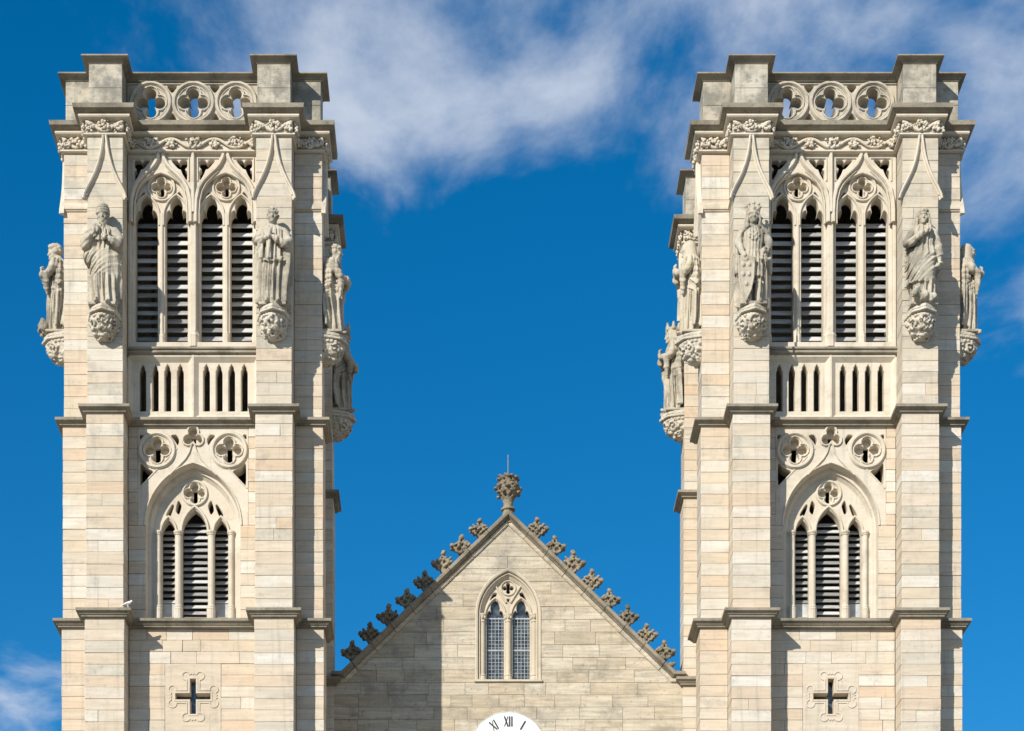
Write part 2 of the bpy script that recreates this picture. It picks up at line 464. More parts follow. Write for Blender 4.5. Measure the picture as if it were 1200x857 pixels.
def tri_hole(pts, n=4):                  # rounded/cusped polygon through points
    out = []
    m = len(pts)
    for i in range(m):
        a, p, b = Vector(pts[i - 1]), Vector(pts[i]), Vector(pts[(i + 1) % m])
        q0, q1 = p.lerp(a, 0.3), p.lerp(b, 0.3)
        for k in range(n + 1):
            t = k / n; out.append(tuple(q0.lerp(p, t).lerp(p.lerp(q1, t), t)))
    return out
ROLL = [(-0.05, 0.02), (-0.05, -0.025), (-0.02, -0.06), (0.02, -0.06), (0.05, -0.025), (0.05, 0.02)]
def roll(w, d): return [(-w, 0.03), (-w, -0.35 * d), (-0.45 * w, -d), (0.45 * w, -d), (w, -0.35 * d), (w, 0.03)]

# ------------------------------------------------------------------ plan dimensions of a tower (metres)
CEN = 3.41                                # depth of the tower centre behind its front arms
TX = 8.417                                # tower centres left and right of the church axis
BASE, MID, TOP = (1.69, 2.724, 3.46), (1.71, 2.69, 3.435), (1.733, 2.667, 3.41)
PIER = (1.76, 2.627, 3.37)
Z_BASE, Z_STR1, Z_STR2, Z_CORN, Z_FRZ, Z_CAP = 19.25, 22.70, 28.0, 35.81, 35.10, 37.19
def Y(d): return d - CEN                  # depth behind the front arm face -> local y
WALL = -2.667

rng = random.Random(7)
def courses(z0, z1, h=0.30):
    n = max(1, round((z1 - z0) / h)); r = random.Random(int(z0 * 100)); zs = [z0 + (z1 - z0) * i / n + (r.uniform(-0.018, 0.018) if 0 < i < n else 0) for i in range(n + 1)]
    return list(zip(zs[:-1], zs[1:]))
G = 0.003                                 # half a joint
def worn(mb, sx, sy, sz, seed, k=0.005):
    r = random.Random(seed); C = {}
    def q(p):
        key = (p[0] > 0, p[1] > 0, p[2] > 0)
        if key not in C: C[key] = (r.uniform(-k, k) * 0.5, r.uniform(-k, k), r.uniform(-k, k) * 0.6)
        o = C[key]; return (p[0] + o[0], p[1] + o[1], p[2] + o[2])
    mb.v = [q(p) for p in mb.v]; return mb
def block(parent, x0, x1, y0, y1, z0, z1, m='ashlar'):
    sx, sy, sz = round((x1 - x0) / 2 - G, 3), round((y1 - y0) / 2, 3), round((z1 - z0) / 2 - G, 3); var = rng.randrange(4)
    me = cached(('blk', sx, sy, sz, m, var), lambda: worn(MB().bbox(-sx, sx, -sy, sy, -sz, sz, rng.uniform(0.005, 0.011)), sx, sy, sz, var + int(sz * 1e4)).mesh('ashlar_block', m))
    j = rng.uniform(-0.004, 0.004)
    return link('ashlar_block', me, parent, ((x0 + x1) / 2 + j, (y0 + y1) / 2 + rng.uniform(-0.005, 0.005), (z0 + z1) / 2))

# ------------------------------------------------------------------ carved ornament
def leafy(mb, c, r, rnd, n=7, flat=0.6, axis='y'):
    for i in range(n):
        t = rnd.uniform(0, 2 * pi); q = r * sqrt(rnd.random())
        k = rnd.uniform(0.22, 0.40) * r
        mb.ball((c[0] + q * cos(t), c[1] - rnd.uniform(0.0, 0.5) * r * flat, c[2] + q * sin(t)), (k, k * flat, k * rnd.uniform(0.7, 1.2)), 6, 4,
                Matrix.Rotation(rnd.uniform(0, pi), 3, 'Y'))
def scroll_mesh(length, h, seed, n=None):
    """running vine: a thick stem swinging up and down, a rosette of leaves and berries in every swing"""
    rnd = random.Random(seed); mb = MB(); n = n or 1; step = length / (2 * n)
    pts = []
    for i in range(n * 16 + 1):
        t = i / 16; pts.append((-length / 2 + length * i / (n * 16), -0.05, h * 0.5 + h * 0.40 * cos(2 * pi * t)))
    mb.tube(pts, h * 0.13, 8, False)
    for k in range(2 * n + 1):
        cx = -length / 2 + step * k; top = k % 2 == 0
        R = min(h * 0.44, step * 0.40)
        if k == 0: cx += R * 0.8
        if k == 2 * n: cx -= R * 0.8
        cz = h * (0.42 if top else 0.56); big = R * (1.05 if not top else 0.8); wx = 1.7 if (n > 1 and not top) else 1.15
        sp = [(cx + big * (1 - 0.7 * t) * cos(7 * t + pi * k), -0.05 - 0.05 * t, cz + big * (1 - 0.7 * t) * sin(7 * t + pi * k)) for t in [q / 16 for q in range(17)]]
        mb.tube(sp, h * 0.075, 6, False)
        for q in range(26 if wx > 1.5 else 16):
            t = rnd.uniform(0, 2 * pi); e = big * sqrt(rnd.random()) * 0.95; r = rnd.uniform(0.10, 0.19) * h
            mb.ball((cx + e * cos(t) * wx, -0.06 - rnd.uniform(0, 0.05), cz + e * sin(t)), (r, r * 0.9, r * rnd.uniform(0.6, 1.0)), 6, 4, Matrix.Rotation(rnd.uniform(0, pi), 3, 'Y'))
        for q in range(4):
            t = rnd.uniform(0, 2 * pi)
            a = Vector((cx + big * 1.0 * cos(t), -0.04, cz + big * sin(t))); e = a + Vector((cos(t), -0.02, sin(t))) * h * 0.24
            e.z = min(h * 0.98, max(0.02, e.z)); mb.tube([a, (a + e) / 2 + Vector((0, -0.03, 0)), e], [h * 0.06, h * 0.085, h * 0.03], 6)
    return mb.mesh('frieze_carving', 'tracery', True)
# ------------------------------------------------------------------ statues: one continuous figure each, carved by remeshing
class Fig:
    """a figure carved as one continuous surface: solids are melted together in a field, then skinned"""
    def __init__(s): s.P = []; s.M = None
    def put(s, fn, lo, hi, op=1):
        lo, hi = np.array(lo, float) - 0.06, np.array(hi, float) + 0.06
        if s.M is not None:
            M = s.M; c = [M @ Vector((x, y, z)) for x in (lo[0], hi[0]) for y in (lo[1], hi[1]) for z in (lo[2], hi[2])]
            lo = np.min(np.array([tuple(v) for v in c]), 0); hi = np.max(np.array([tuple(v) for v in c]), 0)
            I = np.array(M.inverted())
            f0 = fn; fn = lambda x, y, z: f0(*(I[i, 0] * x + I[i, 1] * y + I[i, 2] * z + I[i, 3] for i in range(3)))
        s.P.append((fn, lo, hi, op))
    def ball(s, c, r, n=0, m=0, rot=None, op=1):
        if isinstance(r, (int, float)): r = (r, r, r)
        c = tuple(c); mr = min(r); mx = max(r)
        R = np.array(rot.transposed()) if rot is not None else None
        def fn(x, y, z):
            x, y, z = x - c[0], y - c[1], z - c[2]
            if R is not None: x, y, z = (R[i, 0] * x + R[i, 1] * y + R[i, 2] * z for i in range(3))
            return (np.sqrt((x / r[0]) ** 2 + (y / r[1]) ** 2 + (z / r[2]) ** 2) - 1) * mr
        e = (mx, mx, mx) if R is not None else r
        s.put(fn, [c[i] - e[i] for i in range(3)], [c[i] + e[i] for i in range(3)], op)
    def tube(s, pts, rad, n=0, balls=True, op=1):
        pts = [np.array(tuple(p), float) for p in pts]
        if isinstance(rad, (int, float)): rad = [rad] * len(pts)
        for a, b, ra, rb in zip(pts[:-1], pts[1:], rad[:-1], rad[1:]):
            def fn(x, y, z, a=a, b=b, ra=ra, rb=rb):
                d = b - a; L = float(d @ d) + 1e-9
                t = np.clip(((x - a[0]) * d[0] + (y - a[1]) * d[1] + (z - a[2]) * d[2]) / L, 0, 1)
                return np.sqrt((x - a[0] - t * d[0]) ** 2 + (y - a[1] - t * d[1]) ** 2 + (z - a[2] - t * d[2]) ** 2) - (ra + (rb - ra) * t)
            m = max(ra, rb); s.put(fn, np.minimum(a, b) - m, np.maximum(a, b) + m, op)
    def box(s, x0, x1, y0, y1, z0, z1, op=1):
        def fn(x, y, z): return np.maximum(np.maximum(np.maximum(x0 - x, x - x1), np.maximum(y0 - y, y - y1)), np.maximum(z0 - z, z - z1))
        s.put(fn, (x0, y0, z0), (x1, y1, z1), op)
    def lathe(s, prof, c=(0, 0), n=0):
        pr = sorted(prof, key=lambda q: q[1]); zs = [q[1] for q in pr]; rs = [q[0] for q in pr]; m = max(rs)
        def fn(x, y, z):
            r = np.interp(z, zs, rs); return np.maximum((np.sqrt((x - c[0]) ** 2 + (y - c[1]) ** 2) - r) * 0.9, np.maximum(zs[0] - z, z - zs[-1]))
        s.put(fn, (c[0] - m, c[1] - m, zs[0]), (c[0] + m, c[1] + m, zs[-1]))
    def prism(s, poly, y0, y1):
        P = [np.array(p) for p in poly]
        def fn(x, y, z):
            d = np.full(x.shape, 1e9); ins = np.zeros(x.shape, bool)
            for a, b in zip(P, P[1:] + P[:1]):
                e = b - a; t = np.clip(((x - a[0]) * e[0] + (z - a[1]) * e[1]) / float(e @ e), 0, 1)
                d = np.minimum(d, np.hypot(x - a[0] - t * e[0], z - a[1] - t * e[1]))
                c = (a[1] > z) != (b[1] > z)
                ins ^= c & (x < (b[0] - a[0]) * (z - a[1]) / (b[1] - a[1] + 1e-12) + a[0])
            return np.maximum(np.where(ins, -d, d), np.maximum(y0 - y, y - y1))
        A = np.array(poly); s.put(fn, (A[:, 0].min(), y0, A[:, 1].min()), (A[:, 0].max(), y1, A[:, 1].max()))
    def loft(s, secs, n=0):
        S = np.array(sorted(secs)); zs = S[:, 0]
        def fn(x, y, z):
            cx, cy, rx, ry, amp, k, ph = (np.interp(z, zs, S[:, i]) for i in range(1, 8))
            u, v = (x - cx) / rx, (y - cy) / ry; t = np.arctan2(v, u)
            w = k[..., :1] * 0 + round(S[0, 6])
            f = 1 + 0.25 * amp * ((1 - np.abs(np.sin(w * t / 2 + ph + 0.6 * np.sin(2 * t + z)))) - 0.45) * (1.0 + 0.5 * np.sin(3 * t + 2 * ph))
            f = f * (1 + 0.05 * np.sin(2 * t) ** 2)
            return np.maximum((np.hypot(u, v) - f) * np.minimum(rx, ry) * 0.85, np.maximum(zs[0] - z, z - zs[-1]))
        m = 1.35; s.put(fn, ((S[:, 1] - S[:, 3] * m).min(), (S[:, 2] - S[:, 4] * m).min(), zs[0]), ((S[:, 1] + S[:, 3] * m).max(), (S[:, 2] + S[:, 4] * m).max(), zs[-1]))
    def hand(s, c, d, up, k=1.0):
        c, d, up = Vector(c), Vector(d).normalized(), Vector(up).normalized(); sd = d.cross(up).normalized()
        s.ball(c, (0.055 * k, 0.055 * k, 0.055 * k), 8, 6)
        for i, L in enumerate((0.10, 0.125, 0.12, 0.095)):
            b = c + sd * (0.034 * (i - 1.5)) * k + d * 0.04 * k
            s.tube([b, b + d * L * 0.55 * k, b + d * L * 0.9 * k - up * 0.04 * k], [0.021 * k, 0.019 * k, 0.015 * k], 6)
        b = c + sd * 0.06 * k
        s.tube([b - d * 0.02 * k, b + sd * 0.03 * k + d * 0.04 * k, b + sd * 0.02 * k + d * 0.085 * k], [0.022 * k, 0.02 * k, 0.016 * k], 6)
    def head(s, c, turn=0.0, hair='short', beard=False, tilt=0.0):
        h = s; s.M = Matrix.Translation(Vector(c)) @ Matrix.Rotation(turn, 4, 'Z') @ Matrix.Rotation(tilt, 4, 'X')
        h.ball((0, 0, 0.02), (0.135, 0.165, 0.19))
        h.ball((0, -0.05, -0.09), (0.105, 0.115, 0.11))                    # jaw
        rnd = random.Random(int(c[2] * 1000) + len(hair))
        if hair in ('short', 'bushy', 'long'):
            k = {'short': 0.034, 'bushy': 0.055, 'long': 0.045}[hair]
            for i in range(70):
                t = rnd.uniform(0, 2 * pi); ph = rnd.uniform(0.0, 1.75)
                p = Vector((0.14 * sin(ph) * cos(t), 0.168 * sin(ph) * sin(t), 0.03 + 0.19 * cos(ph)))
                if p.y < -0.085 and p.z < 0.145: continue
                h.ball(p, k * rnd.uniform(0.8, 1.25))
        if hair == 'long':
            for sg in (-1, 1):
                for q in range(4):
                    h.tube([(sg * (0.12 + 0.01 * q), -0.06 + 0.05 * q, 0.1), (sg * 0.165, -0.05 + 0.05 * q, -0.08), (sg * (0.17 + 0.02 * (q % 2)), -0.03 + 0.05 * q, -0.28)], [0.04, 0.045, 0.035])
        if hair == 'veil':
            h.lathe([(0.05, 0.245), (0.13, 0.20), (0.175, 0.08), (0.185, -0.05), (0.20, -0.20), (0.26, -0.36)], (0, 0.06))
            h.ball((0, -0.17, -0.02), (0.105, 0.07, 0.16), op=-1); h.ball((0, -0.08, -0.01), (0.11, 0.09, 0.16))
        if beard:
            for i in range(26):
                t = rnd.uniform(-1.3, 1.3); z = rnd.uniform(-0.27, -0.10)
                if abs(t) < 0.4 and z > -0.13: continue
                h.ball((0.12 * sin(t), -0.135 * cos(t) + 0.01, z), (0.032, 0.03, 0.05))
        for sg in (-1, 1): h.ball((sg * 0.055, -0.172, 0.032), (0.036, 0.026, 0.022), op=-1)      # eye sockets
        h.ball((0, -0.172, -0.096), (0.05, 0.020, 0.012), op=-1)                                  # mouth line
        h.tube([(0, -0.158, 0.06), (0, -0.178, -0.005), (0, -0.186, -0.035)], [0.014, 0.018, 0.024]) # nose
        h.ball((0, -0.145, 0.075), (0.10, 0.035, 0.020))                   # brow
        for sg in (-1, 1):
            h.ball((sg * 0.052, -0.142, 0.033), (0.022, 0.016, 0.013))     # eyes
            h.ball((sg * 0.075, -0.12, -0.035), (0.042, 0.042, 0.045))     # cheeks
            h.ball((sg * 0.138, 0.0, 0.01), (0.022, 0.04, 0.055))          # ears
        h.ball((0, -0.150, -0.080), (0.045, 0.020, 0.011)); h.ball((0, -0.146, -0.112), (0.040, 0.022, 0.012))
        h.ball((0, -0.145, -0.15), (0.04, 0.035, 0.03))
        s.M = None
    def swag(s, p0, p1, sag, rx, ry, cy=0.0, r=0.028, n=8, lift=0.0):
        pts = []
        for i in range(n + 1):
            t = i / n; x = p0[0] + (p1[0] - p0[0]) * t; z = p0[1] + (p1[1] - p0[1]) * t - sag * 4 * t * (1 - t)
            q = max(0.0, 1 - (x / rx) ** 2); pts.append((x, cy - ry * sqrt(q) - lift, z))
        if r > 0.03: return                # broad folds come from the cloth relief instead
        w = 1.0 if r < 0.025 else 1.35
        s.tube([(x, y + (0.0 if w == 1.0 else 0.55 * r), z) for x, y, z in pts], [w * r * (0.8 + 0.3 * sin(pi * i / n)) for i in range(n + 1)])
    def carve(s, m='statue', voxel=0.016, tall=1.0, name='statue', rough=0.25, drape=None):
        lo = np.min([p[1] for p in s.P if p[3] > 0], 0) - 2 * voxel; hi = np.max([p[2] for p in s.P if p[3] > 0], 0) + 2 * voxel
        N = np.ceil((hi - lo) / voxel).astype(int) + 1
        D = np.full(tuple(N), 1.0); ax = [lo[i] + voxel * np.arange(N[i]) for i in range(3)]; k = 0.012 * voxel / 0.016
        for fn, a, b, op in s.P:
            i0 = np.maximum(0, ((a - lo) / voxel).astype(int)); i1 = np.minimum(N, ((b - lo) / voxel).astype(int) + 2)
            if np.any(i1 <= i0): continue
            X, Y_, Z = np.meshgrid(*(ax[i][i0[i]:i1[i]] for i in range(3)), indexing='ij')
            d = fn(X, Y_, Z); sl = tuple(slice(i0[i], i1[i]) for i in range(3)); g_ = D[sl]
            if op > 0:
                h = np.clip(0.5 + 0.5 * (g_ - d) / k, 0, 1); D[sl] = g_ * (1 - h) + d * h - k * h * (1 - h)
            else: D[sl] = np.maximum(g_, -d)
        X, Y_, Z = np.meshgrid(*ax, indexing='ij')
        D += rough * (0.004 * np.sin(23 * X + 5 * np.sin(9 * Z)) * np.sin(19 * Z + 4 * np.sin(11 * Y_)) + 0.003 * np.sin(61 * X + 3 * Y_) * np.sin(53 * Z + 2 * X) * np.sin(47 * Y_))
        if drape is not None: D -= drape(X, Y_, Z)
        # skin the field (surface nets)
        B = D < 0; c8 = np.zeros(tuple(N - 1), int)
        for i in (0, 1):
            for j in (0, 1):
                for q in (0, 1): c8 += B[i:N[0] - 1 + i, j:N[1] - 1 + j, q:N[2] - 1 + q]
        act = np.argwhere((c8 > 0) & (c8 < 8)); idx = -np.ones(tuple(N - 1), int); idx[tuple(act.T)] = np.arange(len(act))
        sm = np.zeros((len(act), 3)); ct = np.zeros((len(act), 1))
        C = [(i, j, q) for i in (0, 1) for j in (0, 1) for q in (0, 1)]
        for u in C:
            for v in C:
                if sum(v) - sum(u) != 1 or sum(abs(v[i] - u[i]) for i in range(3)) != 1: continue
                pu, pv = act + u, act + v; du, dv_ = D[tuple(pu.T)], D[tuple(pv.T)]; cr = (du < 0) != (dv_ < 0)
                t = np.where(cr, du / np.where(cr, du - dv_, 1), 0)[:, None]; sm += np.where(cr[:, None], pu + (pv - pu) * t, 0); ct += cr[:, None]
        V = lo + voxel * sm / np.maximum(ct, 1); F = []
        for a in range(3):
            b, c = (a + 1) % 3, (a + 2) % 3
            s0 = [slice(None)] * 3; s1 = [slice(None)] * 3; s0[a] = slice(0, -1); s1[a] = slice(1, None)
            e0, e1 = B[tuple(s0)], B[tuple(s1)]
            for flip in (False, True):
                E = np.argwhere((e0 & ~e1) if not flip else (~e0 & e1)); E = E[(E[:, b] > 0) & (E[:, c] > 0)]
                q = []
                for ob, oc in ((0, 0), (1, 0), (1, 1), (0, 1)):
                    p = E.copy(); p[:, b] -= ob; p[:, c] -= oc; q.append(idx[tuple(p.T)])
                Q = np.stack(q, 1); F.append(Q[:, ::-1] if flip else Q)
        F = np.concatenate(F); F = F[(F >= 0).all(1)]; V[:, 2] *= tall
        me = bpy.data.meshes.new(name); me.from_pydata(V.tolist(), [], F.tolist()); me.update()
        me.polygons.foreach_set('use_smooth', [True] * len(me.polygons)); me.materials.append(MATS[m])
        return me
def drapery(seed=0.0, lo=0.75, hi=1.5, tilt=0.0, n=9, amp=1.0, sleeve=1.0, u=1.0):
    """cloth relief: long folds below, slung curves across the hips, gathered sleeves"""
    def sm(x, a, b): t = np.clip((x - a) / (b - a), 0, 1); return t * t * (3 - 2 * t)
    def fn(X, Y_, Z):
        th = np.arctan2(Y_ + 0.02, X)
        rd = lambda p: np.abs(np.sin(p)) ** 0.8 - 0.70
        body = sm(Z, 0.03, 0.10) * (1 - sm(Z, 2.02, 2.10))
        mu = sm(Z, lo, lo + 0.15) * (1 - sm(Z, hi - 0.12, hi)) * u
        ms = sm(np.abs(X), 0.24, 0.32) * sm(Z, 1.30, 1.42) * (1 - sm(Z, 1.85, 1.95)) * sleeve
        q = n / 2 * th + 0.9 * np.sin(1.3 * Z + seed) + 0.25 * np.sin(3.1 * Z + 2 * X + seed)
        v = (rd(q) * 0.062 + rd(2 * q + 1.3 * np.sin(2 * Z) + 0.9) * 0.032) * (1 - 0.4 * sm(Z, 0.8, 1.9))
        q = 12.5 * (Z + 0.9 * (X - 0.12 * np.sin(seed)) ** 2 + tilt * X) + seed + 0.5 * np.sin(4 * X + seed)
        w = (rd(q) * 0.038 + rd(2 * q + 2.2 * X + 0.7) * 0.03) * (0.65 + 0.5 * np.sin(5 * X + 3 * Z + seed))
        p = rd(20 * Z + 10 * np.abs(X)) * 0.022
        d = v * (1 - mu) * (1 - ms) + w * mu * (1 - ms) + p * ms
        return 1.12 * amp * body * d
    return fn
def robe(f, top=2.02, hem=0.02, w=1.0, amp=0.22, k=11, ph=0.4):
    f.loft([(hem, 0, 0, 0.36 * w, 0.27, amp, k, ph), (0.35, 0, 0, 0.34 * w, 0.26, amp, k, ph + 0.15), (0.8, 0, 0, 0.33 * w, 0.26, amp * 0.8, k, ph + 0.3),
            (1.2, 0, 0, 0.33 * w, 0.26, amp * 0.6, k, ph + 0.35), (1.5, 0, 0, 0.30 * w, 0.24, amp * 0.35, k, ph + 0.3), (1.75, 0, 0, 0.34 * w, 0.25, amp * 0.2, k, ph),
            (1.95, 0, 0, 0.37 * w, 0.22, 0.05, k, ph), (2.05, 0, 0.01, 0.27, 0.18, 0, k, ph), (2.12, 0, 0.01, 0.13, 0.13, 0, k, ph), (2.2, 0, 0, 0.10, 0.11, 0, k, ph)])
    f.box(-0.36, 0.36, -0.26, 0.30, -0.03, 0.04)
    for sg in (-1, 1):
        f.tube([(sg * 0.13, -0.20, 0.05), (sg * 0.15, -0.34, 0.045)], [0.06, 0.05], 8)     # shoe tips below the hem
def statue_bishop():
    f = Fig(); robe(f, w=1.0)
    # cope: wide mantle from the shoulders, held up by both forearms
    f.loft([(0.25, 0.20, 0.06, 0.26, 0.20, 0.3, 9, 1.0), (0.8, 0.22, 0.05, 0.26, 0.20, 0.25, 9, 1.1), (1.4, 0.20, 0.05, 0.30, 0.22, 0.15, 9, 1.2), (1.85, 0.10, 0.04, 0.36, 0.22, 0.05, 9, 1), (2.08, 0.0, 0.03, 0.2, 0.15, 0, 9, 1)])
    f.loft([(1.10, -0.24, 0.02, 0.20, 0.22, 0.2, 9, 1.0), (1.25, -0.25, 0.0, 0.27, 0.25, 0.2, 9, 1.1), (1.6, -0.22, 0.0, 0.27, 0.24, 0.15, 9, 1.2), (1.9, -0.12, 0.03, 0.28, 0.22, 0.05, 9, 1)])
    f.tube([(-0.30, -0.02, 1.93), (-0.45, -0.10, 1.70), (-0.44, -0.20, 1.50)], [0.13, 0.13, 0.12], 10)
    f.tube([(-0.44, -0.22, 1.50), (-0.34, -0.33, 1.62), (-0.20, -0.37, 1.78)], [0.12, 0.095, 0.06], 10)
    f.hand((-0.17, -0.38, 1.83), (0.3, 0, 1), (0, -1, 0.2), 1.1)
    f.tube([(0.30, -0.02, 1.93), (0.45, -0.12, 1.70), (0.43, -0.24, 1.50)], [0.13, 0.125, 0.115], 10)
    f.tube([(0.43, -0.24, 1.50), (0.32, -0.34, 1.56), (0.17, -0.38, 1.62)], [0.11, 0.085, 0.06], 10)
    f.hand((0.14, -0.39, 1.64), (-0.8, 0, 0.5), (0, -1, 0.2), 1.1)
    f.ball((0, -0.27, 1.93), (0.07, 0.04, 0.06)); f.box(-0.17, 0.19, -0.30, -0.2, 1.62, 1.86)      # morse and orphrey
    for i in range(4): f.tube([(-0.13 + 0.085 * i, -0.30, 1.62), (-0.12 + 0.08 * i, -0.30, 1.9)], 0.022)
    for i in range(3): f.swag((-0.52, 1.44 - 0.10 * i), (0.16, 1.50 - 0.13 * i), 0.12 + 0.03 * i, 0.60, 0.34, 0.0, 0.042)
    f.swag((-0.42, 1.02), (0.14, 0.95), 0.32, 0.6, 0.32, 0, 0.036)
    f.head((0, -0.05, 2.30), 0.05, 'none', True)
    f.loft([(2.37, 0, -0.03, 0.165, 0.185, 0, 4, 0), (2.43, 0, -0.03, 0.18, 0.19, 0, 4, 0), (2.55, 0, -0.03, 0.17, 0.15, 0, 4, 0), (2.66, 0, -0.03, 0.09, 0.08, 0, 4, 0), (2.72, 0, -0.03, 0.02, 0.03, 0, 4, 0)], 20)
    for z, w in ((2.40, 0.185), (2.47, 0.182), (2.54, 0.17), (2.60, 0.14)): f.swag((-w, z), (w, z), 0.0, w + 0.01, w, -0.03, 0.018)
    return f.carve(drape=drapery(0.4, 0.70, 1.50, -0.9, 12, 1.1, 1.0, 0.85))
def statue_priest():
    f = Fig(); robe(f, w=0.95, amp=0.26, k=9)
    for sg in (-1, 1):      # cloak falling on both sides
        f.loft([(0.10, sg * 0.30, 0.05, 0.15, 0.20, 0.3, 8, 0.5), (0.6, sg * 0.34, 0.05, 0.15, 0.20, 0.3, 8, 0.8), (1.2, sg * 0.36, 0.04, 0.15, 0.21, 0.2, 8, 1.0), (1.6, sg * 0.33, 0.02, 0.17, 0.22, 0.1, 8, 1.0), (1.95, sg * 0.18, 0.02, 0.2, 0.2, 0, 8, 1)])
    f.tube([(-0.28, -0.02, 1.92), (-0.42, -0.10, 1.68), (-0.34, -0.26, 1.60)], [0.13, 0.12, 0.10], 10)
    f.tube([(-0.34, -0.26, 1.60), (-0.16, -0.34, 1.64), (-0.03, -0.34, 1.70)], [0.10, 0.08, 0.055], 10)
    f.tube([(0.28, -0.02, 1.92), (0.42, -0.10, 1.66), (0.32, -0.26, 1.52)], [0.13, 0.12, 0.10], 10)
    f.tube([(0.32, -0.26, 1.52), (0.12, -0.35, 1.60), (-0.02, -0.37, 1.68)], [0.10, 0.08, 0.055], 10)
    f.hand((-0.05, -0.37, 1.74), (-0.5, 0, 0.8), (0, -1, 0), 1.1); f.hand((-0.10, -0.37, 1.66), (-0.9, 0, 0.25), (0, -1, 0), 1.1)
    # hanging maniple and lace hem of the surplice
    f.box(-0.16, -0.02, -0.36, -0.27, 1.12, 1.62); f.box(-0.38, -0.25, -0.30, -0.2, 1.15, 1.6)
    f.swag((-0.20, 1.12), (0.30, 1.18), 0.06, 0.5, 0.30, 0, 0.03)
    for i in range(22): f.ball((0.0, -0.295, 0.12 + i * 0.045), 0.017, 6, 4)   # buttons
    for i in range(3): f.swag((-0.06, 1.96 - 0.07 * i), (0.50, 1.66 - 0.13 * i), -0.03, 0.62, 0.30, 0, 0.036)
    f.swag((-0.22, 2.03), (0.22, 2.03), 0.10, 0.4, 0.22, -0.02, 0.05)
    f.head((0, -0.07, 2.31), 0.0, 'short', False, 0.08)
    return f.carve(drape=drapery(1.3, 1.2, 1.25, 0, 12, 0.9))
def statue_king():
    f = Fig()
    f.box(-0.36, 0.36, -0.28, 0.30, -0.03, 0.05)
    for sg in (-1, 1):      # legs
        f.tube([(sg * 0.12, -0.06, 0.06), (sg * 0.13, -0.07, 0.36), (sg * 0.13, -0.09, 0.62), (sg * 0.12, -0.05, 1.05)], [0.07, 0.10, 0.095, 0.15], 10)
        f.tube([(sg * 0.13, -0.08, 0.07), (sg * 0.18, -0.27, 0.06)], [0.075, 0.055], 8)
        f.swag((sg * 0.13 - 0.1, 0.60), (sg * 0.13 + 0.1, 0.60), 0.0, 0.35, 0.17, 0, 0.03)
    f.loft([(0.72, 0, -0.02, 0.30, 0.24, 0.28, 12, 0.2), (1.0, 0, -0.02, 0.29, 0.23, 0.24, 12, 0.2), (1.38, 0, -0.02, 0.25, 0.2, 0.1, 12, 0.2), (1.42, 0, -0.02, 0.24, 0.19, 0, 12, 0.2),
            (1.55, 0, -0.02, 0.25, 0.2, 0, 12, 0), (1.8, 0, -0.02, 0.30, 0.23, 0, 12, 0), (1.97, 0, 0, 0.33, 0.2, 0, 12, 0), (2.06, 0, 0.01, 0.24, 0.16, 0, 12, 0), (2.14, 0, 0, 0.11, 0.11, 0, 12, 0), (2.2, 0, 0, 0.1, 0.1, 0, 12, 0)])
    f.swag((-0.26, 1.42), (0.26, 1.42), 0.02, 0.30, 0.23, -0.02, 0.035)
    # cloak behind, edges framing the body
    f.loft([(0.06, 0, 0.16, 0.42, 0.13, 0.2, 14, 0.3), (0.8, 0, 0.16, 0.43, 0.13, 0.16, 14, 0.4), (1.5, 0, 0.14, 0.45, 0.13, 0.1, 14, 0.4), (1.85, 0, 0.10, 0.40, 0.16, 0.04, 14, 0.3), (2.06, 0, 0.06, 0.25, 0.15, 0, 14, 0)])
    for sg in (-1, 1):
        for i in range(3): f.tube([(sg * (0.14 + 0.03 * i), -0.2 + 0.03 * i, 2.04), (sg * (0.34 + 0.03 * i), -0.16 + 0.05 * i, 1.86), (sg * (0.42 + 0.025 * i), -0.10 + 0.05 * i, 1.5), (sg * (0.43 + 0.02 * i), -0.04 + 0.05 * i, 0.9)], [0.04, 0.045, 0.04, 0.03], 6)
    f.tube([(-0.30, -0.04, 1.92), (-0.40, -0.10, 1.62), (-0.33, -0.24, 1.38)], [0.11, 0.10, 0.08], 10)
    f.tube([(-0.33, -0.24, 1.38), (-0.28, -0.30, 1.22)], [0.075, 0.06], 8)
    f.tube([(0.30, -0.04, 1.92), (0.41, -0.10, 1.64), (0.37, -0.20, 1.40)], [0.11, 0.10, 0.085], 10)
    f.tube([(0.37, -0.20, 1.40), (0.27, -0.32, 1.30)], [0.08, 0.06], 8)
    f.hand((0.25, -0.34, 1.28), (-0.6, 0, -0.6), (0, -1, 0), 1.1)
    f.hand((-0.26, -0.34, 1.18), (0.3, 0, -0.8), (0, -1, 0), 1.1)
    # tall pointed shield standing at his side, sword hilt at the other
    sh = [(-0.42, 1.16), (-0.40, 0.55), (-0.33, 0.25), (-0.22, 0.03), (-0.10, 0.30), (-0.03, 0.60), (0.0, 1.12), (-0.21, 1.19)]
    f.prism(sh, -0.34, -0.26); f.tube([(x, -0.33, z) for x, z in sh + sh[:1]], 0.025, 6, False)
    for x, z in ((-0.3, 0.95), (-0.14, 0.95), (-0.3, 0.7), (-0.15, 0.7), (-0.22, 0.45)): f.ball((x, -0.35, z), (0.05, 0.03, 0.06), 6, 4)
    f.tube([(0.28, -0.34, 1.30), (0.31, -0.34, 0.06)], [0.035, 0.022], 8); f.tube([(0.18, -0.34, 1.10), (0.40, -0.34, 1.10)], 0.028, 8); f.ball((0.28, -0.34, 1.37), 0.05, 8, 6)
    for i in range(9):      # breast emblem of scrolls
        t = i * 0.7; f.ball((0.10 * cos(t), -0.245, 1.76 + 0.10 * sin(t)), (0.035, 0.025, 0.035), 6, 4)
    f.ball((0, -0.25, 1.76), (0.045, 0.03, 0.06), 6, 5)
    f.head((0, -0.05, 2.30), 0.08, 'long', False)
